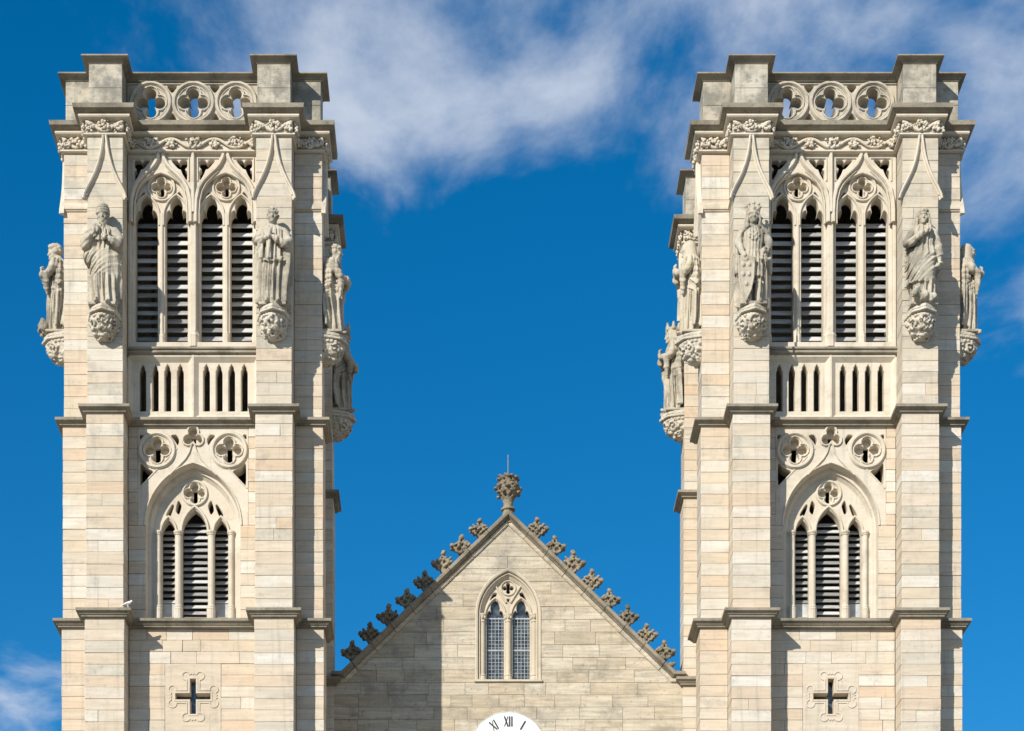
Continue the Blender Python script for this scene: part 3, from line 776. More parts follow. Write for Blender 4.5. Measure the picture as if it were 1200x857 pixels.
    f.lathe([(0.155, 2.40), (0.165, 2.46), (0.17, 2.50), (0.12, 2.50)], (0.0, -0.03), 16)
    for i in range(8):
        t = 2 * pi * i / 8 + pi / 8 * 0 - pi / 2
        f.tube([(0.16 * cos(t), -0.03 + 0.16 * sin(t), 2.48), (0.18 * cos(t), -0.03 + 0.18 * sin(t), 2.57)], [0.032, 0.022], 6)
        f.ball((0.185 * cos(t), -0.03 + 0.185 * sin(t), 2.60), (0.045, 0.04, 0.035), 6, 5)
    dr = drapery(0.8, 1.2, 1.25, 0, 16, 0.6, 0.6)
    return f.carve(drape=lambda X, Y_, Z: dr(X, Y_, Z) * np.where((Y_ < -0.22) & (X < 0.03) & (Z < 1.22), 0.0, 1.0))
def statue_woman():
    f = Fig(); robe(f, w=0.9, amp=0.24, k=10, ph=0.8)
    f.tube([(-0.28, -0.02, 1.90), (-0.44, -0.10, 1.62), (-0.36, -0.26, 1.56)], [0.12, 0.11, 0.095], 10)
    f.tube([(-0.36, -0.26, 1.56), (-0.14, -0.35, 1.72), (0.02, -0.33, 1.82)], [0.10, 0.08, 0.055], 10)
    f.hand((0.05, -0.34, 1.86), (0.4, 0, 0.9), (0, -1, 0), 1.1)
    f.tube([(0.28, -0.02, 1.90), (0.40, -0.06, 1.55), (0.41, -0.16, 1.25), (0.40, -0.20, 1.12)], [0.12, 0.10, 0.085, 0.06], 10)
    f.hand((0.40, -0.22, 1.06), (0.1, 0, -1), (0, -1, 0), 1.1)
    for i in range(3): f.swag((-0.46, 1.50 - 0.09 * i), (0.36, 1.60 - 0.09 * i), 0.10 + 0.02 * i, 0.58, 0.35, 0, 0.046)
    f.loft([(0.55, -0.08, -0.02, 0.36, 0.28, 0.2, 8, 0.3), (0.9, -0.04, -0.02, 0.37, 0.29, 0.18, 8, 0.5), (1.3, 0, -0.02, 0.37, 0.28, 0.12, 8, 0.6), (1.5, 0, 0, 0.32, 0.25, 0.05, 8, 0.6)])
    f.swag((-0.40, 0.50), (0.38, 1.0), 0.10, 0.55, 0.33, 0, 0.035)
    f.loft([(1.0, 0, 0.14, 0.42, 0.15, 0.2, 12, 0.3), (1.6, 0, 0.12, 0.42, 0.15, 0.1, 12, 0.3), (2.0, 0, 0.06, 0.3, 0.16, 0, 12, 0)])
    # beast lying at her feet
    f.ball((-0.24, -0.34, 0.20), (0.13, 0.12, 0.12), 10, 8); f.ball((-0.27, -0.45, 0.14), (0.08, 0.07, 0.06), 8, 6)
    f.tube([(-0.2, -0.3, 0.14), (0.05, -0.33, 0.14), (0.28, -0.3, 0.12)], [0.12, 0.11, 0.07], 8)
    for sg in (-1, 1): f.ball((-0.24 + sg * 0.09, -0.33, 0.31), (0.035, 0.035, 0.05), 6, 4)
    for i in range(10): f.ball((-0.24 + 0.13 * cos(i * 0.63), -0.36, 0.20 + 0.13 * sin(i * 0.63)), 0.035, 6, 4)
    f.head((0, -0.05, 2.28), -0.12, 'long', False, 0.05)
    f.lathe([(0.03, 2.53), (0.12, 2.49), (0.16, 2.40), (0.17, 2.30)], (0, 0.0), 14)
    return f.carve(drape=drapery(2.1, 0.5, 1.35, -0.9, 11, 1.0, 0.8))
def statue_robed(seed, hair, beard=False, crown=False, clasp=True, mantle=True, m='statue', creature=False, tall=1.0):
    rnd = random.Random(seed); f = Fig(); robe(f, w=0.9, amp=0.24, k=9 + seed % 4, ph=seed * 0.7)
    for sg in (-1, 1):
        e = rnd.uniform(1.44, 1.56)
        f.tube([(sg * 0.28, -0.02, 1.91), (sg * 0.41, -0.08, 1.66), (sg * 0.36, -0.22, e)], [0.12, 0.11, 0.10], 10)
        hz = 1.70 if clasp else rnd.uniform(1.25, 1.6)
        f.tube([(sg * 0.36, -0.22, e), (sg * 0.18, -0.36, (e + hz) / 2), (sg * 0.05, -0.40, hz)], [0.10, 0.085, 0.055], 10)
        f.hand((sg * 0.045, -0.41, hz + 0.04), (-sg * 0.2, -0.1, 1), (0, -1, 0), 1.1)
        f.tube([(sg * 0.34, -0.24, e), (sg * 0.33, -0.24, e - 0.30), (sg * 0.30, -0.22, e - 0.52)], [0.09, 0.075, 0.03], 8)   # hanging sleeve
    if mantle:
        for i in range(3): f.swag((-0.42, 1.42 - 0.13 * i), (0.36, 1.28 - 0.10 * i), 0.16 + 0.04 * i, 0.58, 0.34, 0, 0.044)
        f.loft([(0.15, 0, 0.12, 0.40, 0.17, 0.25, 12, 0.3), (0.9, 0, 0.11, 0.41, 0.17, 0.2, 12, 0.4), (1.6, 0, 0.08, 0.42, 0.18, 0.1, 12, 0.3), (2.0, 0, 0.05, 0.3, 0.17, 0, 12, 0)])
    if creature:
        f.tube([(-0.1, -0.34, 0.12), (-0.05, -0.44, 0.30), (0.0, -0.40, 0.46)], [0.10, 0.09, 0.04], 8)
        for q in range(4): f.tube([(-0.12 + 0.08 * q, -0.36, 0.40), (-0.15 + 0.09 * q, -0.47, 0.14)], 0.035, 6)
        f.ball((0.18, -0.30, 0.16), 0.13, 8, 6)
    f.head((0, -0.07, 2.30), 0.0, hair, beard, 0.06)
    if crown:
        f.lathe([(0.165, 2.38), (0.175, 2.46), (0.19, 2.54), (0.13, 2.54)], (0.0, -0.03), 16)
        for i in range(6):
            t = 2 * pi * i / 6; f.tube([(0.175 * cos(t), -0.03 + 0.175 * sin(t), 2.5), (0.19 * cos(t), -0.03 + 0.19 * sin(t), 2.66)], [0.055, 0.035], 6)
    return f.carve(m, tall=tall, drape=drapery(seed * 1.7, 0.95, 1.45, 0.9 if seed % 2 else -0.9, 11 + seed % 3, 1.0, 0.5, 0.6))

def corbel_mesh(seed):
    """moulded half-octagonal slab over a bowl of drilled foliage with a rosette; its back is at y = 0"""
    rnd = random.Random(seed); f = Fig()
    def octa(r, z0, z1):
        P = [(r * 1.04 * cos(pi + pi * i / 4), 0.02 + 1.62 * r * sin(pi + pi * i / 4)) for i in range(5)]
        lo, hi = min(z0, z1), max(z0, z1); C = [(np.array(p), np.array(q)) for p, q in zip(P[:-1], P[1:])]
        def fn(x, y, z):
            d = np.maximum(np.maximum(lo - z, z - hi), y - 0.03)
            for p, q in C:
                e = q - p; n = np.array((e[1], -e[0])) / np.hypot(*e); d = np.maximum(d, (x - p[0]) * n[0] + (y - p[1]) * n[1])
            return d
        f.put(fn, (-r * 1.1, -1.7 * r, lo), (r * 1.1, 0.05, hi))
    octa(0.40, -0.09, 0.0); octa(0.375, -0.13, -0.05); octa(0.43, -0.18, -0.115)
    def fn(x, y, z): return np.maximum((np.sqrt((x / 0.36) ** 2 + ((y - 0.02) / 0.53) ** 2 + (np.minimum(0, z + 0.2) / 0.53) ** 2) - 1) * 0.36, np.maximum(np.maximum(z + 0.16, -0.78 - z), y - 0.03))
    f.put(fn, (-0.37, -0.56, -0.76), (0.37, 0.04, -0.16))
    def surf(t, z, k=1.0):
        R = sqrt(max(0.02, 1 - (min(0, z + 0.2) / 0.53) ** 2)) * k
        return (0.36 * R * cos(t), 0.02 + 0.53 * R * sin(t), z)
    for i in range(15):
        t = pi + pi * (i + 0.5) / 15; f.ball(surf(t, -0.235), (0.05, 0.055, 0.045))
    for i in range(46):
        t = pi + pi * rnd.random(); z = -0.28 - 0.42 * rnd.random(); q = rnd.uniform(0.04, 0.075)
        f.ball(surf(t, z), (q, q, q * rnd.uniform(0.6, 1.0)))
    for c, R in ((rnd.uniform(-0.08, 0.08), 0.155), (-0.85, 0.10), (0.85, 0.10)):
        def at(r, q): return surf(1.5 * pi + c + r * cos(q) / 0.42, -0.40 + r * sin(q), 1.05)
        f.tube([at(R, 2 * pi * i / 12) for i in range(13)], 0.036); f.ball(at(0, 0), 0.05)
        for i in range(6): f.ball(at(R * 0.55, 2 * pi * i / 6), (0.035, 0.035, 0.035), op=-1)
        f.ball(at(0, 0), 0.045)
    for i in range(55):
        t = pi + pi * rnd.random(); z = -0.29 - 0.40 * rnd.random(); q = rnd.uniform(0.022, 0.036)
        f.ball(surf(t, z, 1.07), (q, q * 1.4, q), op=-1)
    return f.carve('carved', 0.018, name='corbel', rough=1.5)

def crocket_mesh(seed):
    """leaf crocket: flaring stalk that opens into curled, drilled leaves with three knobs"""
    rnd = random.Random(seed); f = Fig()
    sil = [(0.0, -0.26), (0.30, -0.18), (0.20, -0.02), (0.16, 0.10), (0.25, 0.20), (0.22, 0.29), (0.13, 0.32), (0.09, 0.44), (0.03, 0.58), (-0.06, 0.56), (-0.10, 0.43), (-0.27, 0.40), (-0.29, 0.30), (-0.15, 0.19), (-0.07, 0.04)]
    f.prism(sil, -0.10, 0.10)
    f.tube([(0.10, 0.02, -0.08), (0.05, 0, 0.05), (0.0, 0, 0.2), (-0.01, 0, 0.4)], [0.13, 0.12, 0.125, 0.12])
    for (x, z, r) in ((-0.28, 0.36, 0.075), (-0.02, 0.58, 0.07), (0.24, 0.25, 0.07), (-0.15, 0.40, 0.065), (0.10, 0.40, 0.06), (-0.07, 0.49, 0.05), (0.17, 0.33, 0.05), (-0.21, 0.28, 0.05)):
        for y in (-0.11, 0.10): f.ball((x + rnd.uniform(-0.02, 0.02), y, z + rnd.uniform(-0.02, 0.02)), (r, r * 0.9, r * 0.85))
    for i in range(14): f.ball((rnd.uniform(-0.2, 0.17), -0.13, rnd.uniform(0.12, 0.45)), rnd.uniform(0.03, 0.05))
    for (x, z) in ((-0.17, 0.32), (-0.03, 0.47), (0.14, 0.26), (-0.02, 0.33), (0.05, 0.22), (-0.10, 0.24)):
        f.ball((x + rnd.uniform(-0.02, 0.02), -0.17, z + rnd.uniform(-0.02, 0.02)), (0.042, 0.12, 0.042), op=-1)
    return f.carve('crusted', 0.018, name='crocket', rough=3.0)

# ------------------------------------------------------------------ tower pieces (meshes are built once and shared by both towers)
def core_mesh():
    mb = MB(); i = 0.014
    for (a, b, c), z0, z1 in ((BASE, 0, Z_STR1), (MID, Z_STR1, Z_STR2), (TOP, Z_STR2, Z_FRZ + 0.5), (PIER, Z_FRZ + 0.5, Z_CAP - 0.16)):
        q = -0.3 if z0 == 0 else 0
        for sx in (-1, 1):
            for sy in (-1, 1):
                X = sorted((sx * (a + i), sx * (b - i))); Yy = sorted((sy * (a + i), sy * (b - i)))
                mb.box(X[0], X[1], Yy[0], Yy[1], z0, z1)
                Ya = sorted((sy * (b - i - 0.002), sy * (c - i))); mb.box(X[0] + 0.001, X[1] - 0.001, Ya[0], Ya[1], z0, z1)
                Xa = sorted((sx * (b - i - 0.002), sx * (c - i))); mb.box(Xa[0], Xa[1], Yy[0] + 0.001, Yy[1] - 0.001, z0, z1)
    zt = Z_CORN - 0.1
    a = 1.72
    mb.box(-a, a, 2.2, 2.62, 0, zt)                             # back wall
    for s in (-1, 1): X = sorted((s * 2.2, s * 2.62)); mb.box(X[0], X[1], -a, a, 0, zt)
    # front wall of the base stage, open behind the cross window
    f0, f1 = WALL + 0.05, WALL + 0.5
    mb.box(-a, a, f0, f1, 0, 20.05); mb.box(-a, a, f0, f1, 21.5, Z_STR1)
    for s in (-1, 1): X = sorted((s * 0.74, s * a)); mb.box(X[0], X[1], f0, f1, 20.05, 21.5)
    return mb.mesh('wall_core', 'mortar')
def floors_mesh(): return MB().box(-2.2, 2.2, -2.0, 2.2, 0, 0.12).mesh('floor_slab', 'interior')
def rest_mesh():
    """coursed ashlar on the faces the photograph does not show"""
    mb = MB(); r = random.Random(3)
    def b(x0, x1, y0, y1, z0, z1): mb.bbox(min(x0, x1), max(x0, x1), min(y0, y1), max(y0, y1), z0 + G, z1 - G, 0.008)
    for (a, bb, c), z0, z1 in ((BASE, 0.0, Z_STR1 - 0.14), (MID, Z_STR1 + 0.06, Z_STR2 - 0.09), (TOP, Z_STR2 + 0.07, Z_FRZ)):
        for p, q in courses(z0, z1):
            low = q < Z_BASE
            for s in (-1, 1):
                if low:
                    b(s * a, s * bb, -c, -bb, p, q); b(s * bb, s * c, -bb, -a, p, q)
                b(s * a, s * bb, bb, c, p, q); b(s * bb, s * c, a, bb, p, q)
                x = -a
                while x < a - 0.01:
                    n = min(a, x + r.uniform(0.5, 1.1)); n = a if a - n < 0.3 else n
                    b(s * 2.6, s * 2.667, x + G, n - G, p, q)
                    if s == 1: b(x + G, n - G, 2.6, 2.667, p, q)
                    if s == 1 and low: b(x + G, n - G, -2.667, -2.6, p, q)
                    x = n
    return mb.mesh('ashlar_facing', 'ashlar')

STRING = lambda z, o, h: [(-0.2, z + 0.11), (0.0, z + 0.075), (o, z), (o, z - 0.07), (o - 0.05, z - 0.085), (o * 0.55, z - h * 0.75), (o * 0.40, z - h * 0.80), (o * 0.40, z - h), (0.02, z - h - 0.01), (-0.2, z - h - 0.01)]
def string_mesh(z, o, h, pl): return MB().ring(plan(*pl), STRING(z, o, h)).mesh('string_course', 'weathered')
def cornice_mesh():
    z = Z_CORN
    p = [(-0.25, z + 0.02), (0.26, z + 0.02), (0.335, z - 0.02), (0.32, z - 0.13), (0.27, z - 0.16), (0.22, z - 0.18), (0.17, z - 0.20), (-0.25, z - 0.20)]
    return MB().ring(plan(*TOP), p).mesh('cornice', 'weathered')
def cornice_roll_mesh():
    z = Z_CORN
    p = [(-0.25, z - 0.203), (0.165, z - 0.203), (0.20, z - 0.23), (0.205, z - 0.27), (0.18, z - 0.30), (0.12, z - 0.32), (0.04, z - 0.33), (-0.25, z - 0.33)]
    return MB().ring(plan(*TOP), p).mesh('cornice_roll', 'tracery')
def frieze_band_mesh():
    z = Z_CORN
    p = [(-0.25, z - 0.333), (0.03, z - 0.333), (0.03, z - 0.63), (0.085, z - 0.65), (0.085, z - 0.69), (0.04, z - 0.71), (-0.25, z - 0.71)]
    return MB().ring(plan(*TOP), p).mesh('frieze_band', 'tracery')
def cap_mesh():
    z = Z_CAP
    p = [(-0.42, z - 0.01), (0.13, z), (0.175, z - 0.015), (0.175, z - 0.05), (0.13, z - 0.07), (0.07, z - 0.09), (0.06, z - 0.12), (0.02, z - 0.135), (0.02, z - 0.16), (-0.42, z - 0.16)]
    return MB().ring(plan(*PIER), p).mesh('parapet_cap', 'weathered')
def parapet_mesh():
    y0 = -PIER[1] + 0.005; zc = 36.50; holes = []
    for k in (-1, 0, 1):
        holes.append(foil(k * 1.13, zc, 0.235, 0.150, 4, pi / 2, 8, 0.14))
    for k in (-0.5, 0.5):
        x = k * 1.13
        holes.append(tri_hole([(x - 0.16, 36.97), (x + 0.16, 36.97), (x, 36.74)], 2)); holes.append(tri_hole([(x - 0.15, 36.04), (x, 36.27), (x + 0.15, 36.04)], 2))
    mb = plate([rect(-1.76, 1.76, 35.80, 37.05)] + holes, y0 + 0.06, y0 + 0.50, 0.012)
    for k in (-1, 0, 1):
        mb.sweep(circle(k * 1.13, zc, 0.515, 40), roll(0.055, 0.085), y0 + 0.06, True)
        mb.sweep(circle(k * 1.13, zc, 0.435, 40), roll(0.025, 0.03), y0 + 0.06, True)
        mb.sweep(foil(k * 1.13, zc, 0.225, 0.205, 4, pi / 2, 8), roll(0.022, 0.05), y0 + 0.06, True)
    mb.sweep([(-1.76, 37.0), (1.76, 37.0)], roll(0.03, 0.04), y0 + 0.06)
    return mb.mesh('parapet_tracery', 'tracery_top')
def ogee_mesh():
    """ogee hood moulding with its return, on the face of a buttress arm (arm-centred)"""
    hw = 0.505
    L = [(-hw - 0.03, 33.46), (-hw, 33.58), (-0.43, 33.74), (-0.33, 33.93), (-0.235, 34.13), (-0.155, 34.34), (-0.09, 34.58), (-0.045, 34.84), (-0.015, 35.10)]
    mb = MB()
    prof = [(-0.05, 0.02), (-0.05, -0.02), (-0.035, -0.035), (-0.02, -0.035), (-0.005, -0.09), (0.025, -0.11), (0.05, -0.085), (0.055, 0.02)]
    mb.sweep(L, prof); mb.sweep([(-x, z) for x, z in reversed(L)], prof)
    return mb.mesh('gablet_moulding', 'tracery')
def setoff_mesh(length):
    # weathered set-off across a side arm face
    mb = MB(); h = length / 2
    mb.sweep([(-h, 33.62), (h, 33.62)], [(0.22, 0.01), (0.03, -0.06), (-0.01, -0.06), (-0.025, -0.03), (-0.05, -0.025), (-0.06, 0.01)])
    return mb.mesh('set_off', 'ashlar')

LC = (-1.255, -0.46, 0.46, 1.255)
def belfry_tracery_mesh():
    zb, zt = 30.16, 35.10
    # outer order: two bays under ogee hoods, pierced spandrels
    loops = [rect(-1.735, 1.735, 29.9, zt + 0.06)]
    for s in (-1, 1):
        bx = s * 0.857
        loops.append(lancet(bx, zb, 33.62, 0.785, 1.0, 12))
        for t in (-1, 1):
            P = [(0.26, 34.96), (0.44, 34.96), (0.49, 34.87), (0.54, 34.96), (0.70, 34.96), (0.70, 34.78), (0.63, 34.72), (0.70, 34.66), (0.69, 34.40), (0.57, 34.60), (0.53, 34.72), (0.46, 34.73)]
            P = [(bx + t * x, z) for x, z in P]
            if t < 0: P = P[::-1]
            loops.append(tri_hole(P, 2))
    mb = plate(loops, Y(0.79), Y(1.02), 0.015)
    for s in (-1, 1):
        bx = s * 0.857
        R = [(0.79, 33.30), (0.79, 33.62), (0.775, 33.90), (0.71, 34.18), (0.60, 34.38), (0.44, 34.55), (0.28, 34.69), (0.17, 34.82), (0.09, 34.97), (0.055, 35.09)]
        for t in (-1, 1):
            P = [(bx + t * x, z) for x, z in R]
            mb.sweep(P, roll(0.06, 0.10), Y(0.79)); mb.sweep([(bx + t * (x - 0.09), z - 0.03) for x, z in R[:7]], roll(0.022, 0.05), Y(0.80))
            # frames of the piercings
            Q = [(bx + t * x, z) for x, z in [(0.20, 35.0), (0.74, 35.0), (0.74, 34.40)]]
            mb.sweep(Q, roll(0.02, 0.035), Y(0.79))
    mb.sweep([(0, 33.55), (0, 35.10)], roll(0.055, 0.10), Y(0.785))
    # sub-tracery: pairs of cusped lights and a quatrefoil roundel
    for s in (-1, 1):
        bx = s * 0.857
        loops = [lancet(bx, 30.0, 33.62, 0.845, 1.06, 12)]
        for cx in (bx - 0.3975, bx + 0.3975): loops.append(trelancet(cx, zb, 33.50, 0.298, 0.54))
        loops.append(foil(bx, 34.30, 0.155, 0.095, 4, pi / 2, 7, 0.085))
        for t in (-1, 1):
            P = [(bx + t * 0.47, 34.22), (bx + t * 0.60, 34.02), (bx + t * 0.40, 34.10)]
            loops.append(tri_hole(P if t > 0 else P[::-1], 2))
        sub = plate(loops, Y(0.93), Y(1.30), 0.014); mb.add(sub.v, sub.f)
    for s in (-1, 1):
        bx = s * 0.857
        mb.sweep(circle(bx, 34.30, 0.345, 36), roll(0.035, 0.06), Y(0.93), True)
        mb.sweep(foil(bx, 34.30, 0.15, 0.128, 4, pi / 2, 7), roll(0.018, 0.045), Y(0.93), True)
        back = plate([circle(bx, 34.30, 0.30, 24), rect(bx - 0.05, bx + 0.05, 34.10, 34.40)], Y(1.10), Y(1.20), 0.004); mb.add(back.v, back.f)
        for cx in (bx - 0.3975, bx + 0.3975):
            mb.sweep([(cx - 0.345, 33.3)] + parch(cx, 33.52, 0.345, 0.60, 9) + [(cx + 0.345, 33.3)], roll(0.03, 0.055), Y(0.93))
    return mb.mesh('tracery', 'tracery')
def mullion_mesh(w, z0, z1, y, foot=True):
    mb = MB(); r = w / 2
    pr = [(r * 1.55, z0), (r * 1.55, z0 + 0.26), (r * 1.62, z0 + 0.29), (r * 1.55, z0 + 0.34), (r * 1.25, z0 + 0.38), (r * 1.3, z0 + 0.41), (r, z0 + 0.44), (r, z1)]
    mb.lathe(pr, (0, y), 8, pi / 8)
    return mb.mesh('mullion', 'tracery')
def slat_mesh(w, L, th, ang):
    mb = MB().box(-w / 2, w / 2, 0, L, -th / 2, th / 2)
    mb.xform(Matrix.Rotation(radians(ang), 4, 'X'))
    return mb.mesh('louvre_slat', 'louvre')
def sill_mesh():
    mb = MB()
    prof = [(Y(1.45), 30.30), (Y(0.74), 30.00), (Y(0.655), 29.97), (Y(0.655), 29.92), (Y(0.70), 29.90), (Y(0.68), 29.865), (Y(0.68), 29.83), (Y(0.745), 29.79), (Y(1.45), 29.79)]
    vs = [(x, y, z) for x in (-1.735, 1.735) for y, z in prof]; n = len(prof)
    mb.add(vs, [tuple(range(n)), tuple(range(2 * n - 1, n - 1, -1))] + [(i, (i + 1) % n, n + (i + 1) % n, n + i) for i in range(n)])
    return mb.mesh('window_sill', 'weathered')
SLITS = (-1.345, -1.01, -0.68, -0.345, 0.345, 0.68, 1.01, 1.345)
def arcade_mesh():
    def slit(cx): return [(cx + 0.085, 28.36), (cx + 0.085, 29.40), (cx + 0.05, 29.47), (cx + 0.06, 29.50), (cx, 29.60), (cx - 0.06, 29.50), (cx - 0.05, 29.47), (cx - 0.085, 29.40), (cx - 0.085, 28.36)]
    mb = plate([rect(-1.735, 1.735, 28.0, 29.82)] + [slit(x) for x in SLITS], Y(0.86), Y(1.20), 0.018)
    # splayed frame: centre shaft, sides and head
    def wedge(x, w): mb.prism([(x - w, 28.1), (x + w, 28.1), (x + w, 29.80), (x - w, 29.80)], Y(0.84), Y(0.9))
    for x, w0, w1 in ((0.0, 0.02, 0.14),):
        P = [(x - w1, Y(0.862)), (x - w0, Y(0.74)), (x + w0, Y(0.74)), (x + w1, Y(0.862))]
        mb.add([(px, py, z) for z in (28.1, 29.79) for px, py in P], [(0, 1, 2, 3), (7, 6, 5, 4), (0, 4, 5, 1), (1, 5, 6, 2), (2, 6, 7, 3)])
    for s in (-1, 1):
        P = [(s * 1.735, Y(0.90)), (s * 1.735, Y(0.75)), (s * 1.70, Y(0.75)), (s * 1.60, Y(0.862))]
        mb.add([(px, py, z) for z in (28.1, 29.79) for px, py in P], [(0, 1, 2, 3), (7, 6, 5, 4), (0, 4, 5, 1), (1, 5, 6, 2), (2, 6, 7, 3)])
    P = [(Y(0.9), 29.79), (Y(0.75), 29.79), (Y(0.75), 29.75), (Y(0.862), 29.64)]
    mb.add([(x, py, z) for x in (-1.735, 1.735) for py, z in P], [(0, 1, 2, 3), (7, 6, 5, 4), (0, 4, 5, 1), (1, 5, 6, 2), (2, 6, 7, 3)])
    P = [(Y(1.0), 28.42), (Y(0.72), 28.10), (Y(0.72), 28.02), (Y(1.0), 28.02)]
    mb.add([(x, py, z) for x in (-1.735, 1.735) for py, z in P], [(0, 1, 2, 3), (7, 6, 5, 4), (0, 4, 5, 1), (1, 5, 6, 2), (2, 6, 7, 3)])
    return mb.mesh('blind_arcade', 'tracery')

ARW, ARZ, ARR = 1.25, 25.30, 1.62         # lower window arch: half width, springing, rise
def spandrel_mesh():
    loops = [[(-1.46, 25.3), (-ARW, 25.3)] + parch(0, ARZ, ARW, ARR, 16)[1:-1] + [(ARW, 25.3), (1.46, 25.3), (1.46, 27.92), (-1.46, 27.92)]]
    for s in (-1, 1):
        cx, cz = s * 0.95, 27.28
        loops.append(foil(cx, cz, 0.205, 0.125, 4, pi / 2, 7, 0.11))
        for P in ([(1.40, 26.98), (1.26, 26.82), (1.02, 26.72), (1.22, 26.50), (1.40, 26.30)], [(1.41, 27.70), (1.41, 27.55), (1.30, 27.68)], [(0.45, 27.70), (0.60, 27.67), (0.47, 27.52), (0.40, 27.40), (0.36, 27.56)]):
            Q = [(s * x, z) for x, z in P]
            loops.append(tri_hole(Q if s > 0 else Q[::-1], 2))
    loops.append(foil(0, 27.62, 0.145, 0.115, 3, pi / 2, 7))
    mb = plate(loops, Y(0.755), Y(1.22), 0.012)
    for s in (-1, 1):
        cx, cz = s * 0.95, 27.28
        mb.sweep(circle(cx, cz, 0.445, 36), roll(0.055, 0.07), Y(0.755), True)
        mb.sweep(foil(cx, cz, 0.20, 0.165, 4, pi / 2, 7), roll(0.018, 0.04), Y(0.755), True)
        back = plate([circle(cx, cz, 0.42, 24), rect(cx - 0.07, cx + 0.07, cz - 0.27, cz + 0.12)], Y(0.95), Y(1.05), 0.004); mb.add(back.v, back.f)
        mb.sweep([(s * 0.42, 27.33), (s * 1.42, 26.28)], roll(0.02, 0.02), Y(0.755))
        L = [(s * 0.62, 26.62), (s * 0.38, 26.86), (s * 0.20, 27.05), (s * 0.10, 27.22), (s * 0.03, 27.46)]
        mb.sweep(L, roll(0.022, 0.045), Y(0.755))
    mb.sweep(foil(0, 27.62, 0.145, 0.15, 3, pi / 2, 7), roll(0.03, 0.05), Y(0.755), True)
    back = plate([circle(0, 27.60, 0.34, 24), rect(-0.05, 0.05, 27.45, 27.68)], Y(0.97), Y(1.05), 0.004); mb.add(back.v, back.f)
    mb.sweep(parch(0, ARZ, ARW + 0.03, ARR + 0.03, 16), roll(0.022, 0.035), Y(0.755))
    return mb.mesh('spandrel', 'tracery')
def splay_mesh():
    # splayed reveal of the lower window, from the arch edge in to the tracery
    mb = MB(); z0 = 22.75
    o = [(-ARW, z0)] + parch(0, ARZ, ARW, ARR, 14) + [(ARW, z0)]
    m0 = [(-1.225, z0)] + parch(0, ARZ, 1.225, 1.59, 14) + [(1.225, z0)]
    m1 = [(-1.16, z0)] + parch(0, ARZ, 1.16, 1.52, 14) + [(1.16, z0)]
    i = [(-1.07, z0)] + parch(0, ARZ, 1.07, 1.41, 14) + [(1.07, z0)]
    L = [(o, Y(1.0)), (o, Y(0.79)), (m0, Y(0.98)), (m1, Y(0.985)), (m1, Y(1.03)), (i, Y(1.16)), (i, Y(1.36)), (o, Y(1.36))]
    n = len(o); vs = []
    for P, y in L: vs += [(x, y, z) for x, z in P]
    fs = []
    for q in range(len(L)):
        r = (q + 1) % len(L)
        for k in range(n - 1): fs.append((q * n + k, q * n + k + 1, r * n + k + 1, r * n + k))
    fs.append(tuple(q * n for q in range(len(L)))); fs.append(tuple(q * n + n - 1 for q in reversed(range(len(L)))))
    mb.add(vs, fs)
    return mb.mesh('arch_reveal', 'tracery')
LX = (-0.695, 0.0, 0.695)
def lower_tracery_mesh():
    zb = 23.0
    outer = [(-1.10, zb)] + parch(0, ARZ, 1.10, 1.44, 14) + [(1.10, zb)]
    loops = [outer, lancet(0, zb + 0.02, 25.25, 0.345, 0.62, 9), lancet(-0.695, zb + 0.02, 25.22, 0.19, 0.38, 7), lancet(0.695, zb + 0.02, 25.22, 0.19, 0.38, 7), foil(0, 26.30, 0.165, 0.10, 4, pi / 2, 7, 0.09)]
    for s in (-1, 1):
        for P in ([(0.34, 25.98), (0.44, 26.14), (0.52, 25.84), (0.42, 25.72)], [(0.54, 25.98), (0.60, 26.02), (0.78, 25.72), (0.66, 25.66)]):
            Q = [(s * x, z) for x, z in P]; loops.append(tri_hole(Q if s > 0 else Q[::-1], 2))
    mb = plate(loops, Y(1.13), Y(1.42), 0.012)
    mb.sweep(circle(0, 26.30, 0.315, 36), roll(0.04, 0.06), Y(1.13), True)
    mb.sweep(foil(0, 26.30, 0.16, 0.135, 4, pi / 2, 7), roll(0.016, 0.035), Y(1.13), True)
    back = plate([circle(0, 26.30, 0.32, 24), rect(-0.055, 0.055, 26.05, 26.42)], Y(1.30), Y(1.38), 0.004); mb.add(back.v, back.f)
    mb.sweep([(-0.36, 25.2)] + parch(0, 25.27, 0.36, 0.68, 10) + [(0.36, 25.2)], roll(0.04, 0.07), Y(1.13))
    for s in (-1, 1): mb.sweep([(s * 0.695 - 0.21, 25.2)] + parch(s * 0.695, 25.25, 0.21, 0.43, 8) + [(s * 0.695 + 0.21, 25.2)], roll(0.034, 0.06), Y(1.13))
    return mb.mesh('tracery', 'tracery')
def colonnette_mesh(r, z0, z1):
    pr = [(r * 1.35, z0), (r * 1.35, z0 + 0.40), (r * 1.45, z0 + 0.43), (r * 1.2, z0 + 0.46), (r * 1.3, z0 + 0.50), (r, z0 + 0.54), (r, z1 - 0.09), (r * 1.25, z1 - 0.08), (r * 1.1, z1 - 0.06), (r * 1.45, z1 - 0.02), (r * 1.45, z1 + 0.02), (r, z1 + 0.04)]
    return MB().lathe(pr, (0, 0), 12).mesh('colonnette', 'tracery', False)
def cross_outline():
    pts = []
    for k in range(4):
        a = [(0.165, 0.165), (0.165, 0.44)]
        a += arc(0.185, 0.545, 0.105, -1.6, 2.75, 12)
        a += [(0.06, 0.59), (0.035, 0.625), (0.0, 0.585)]
        b = [(-x, z) for x, z in reversed(a[:-1])]
        seg = (a + b)
        c, s = [(1, 0), (0, 1), (-1, 0), (0, -1)][k]
        pts += [(x * c - z * s, x * s + z * c) for x, z in seg[:-1]]
    return pts
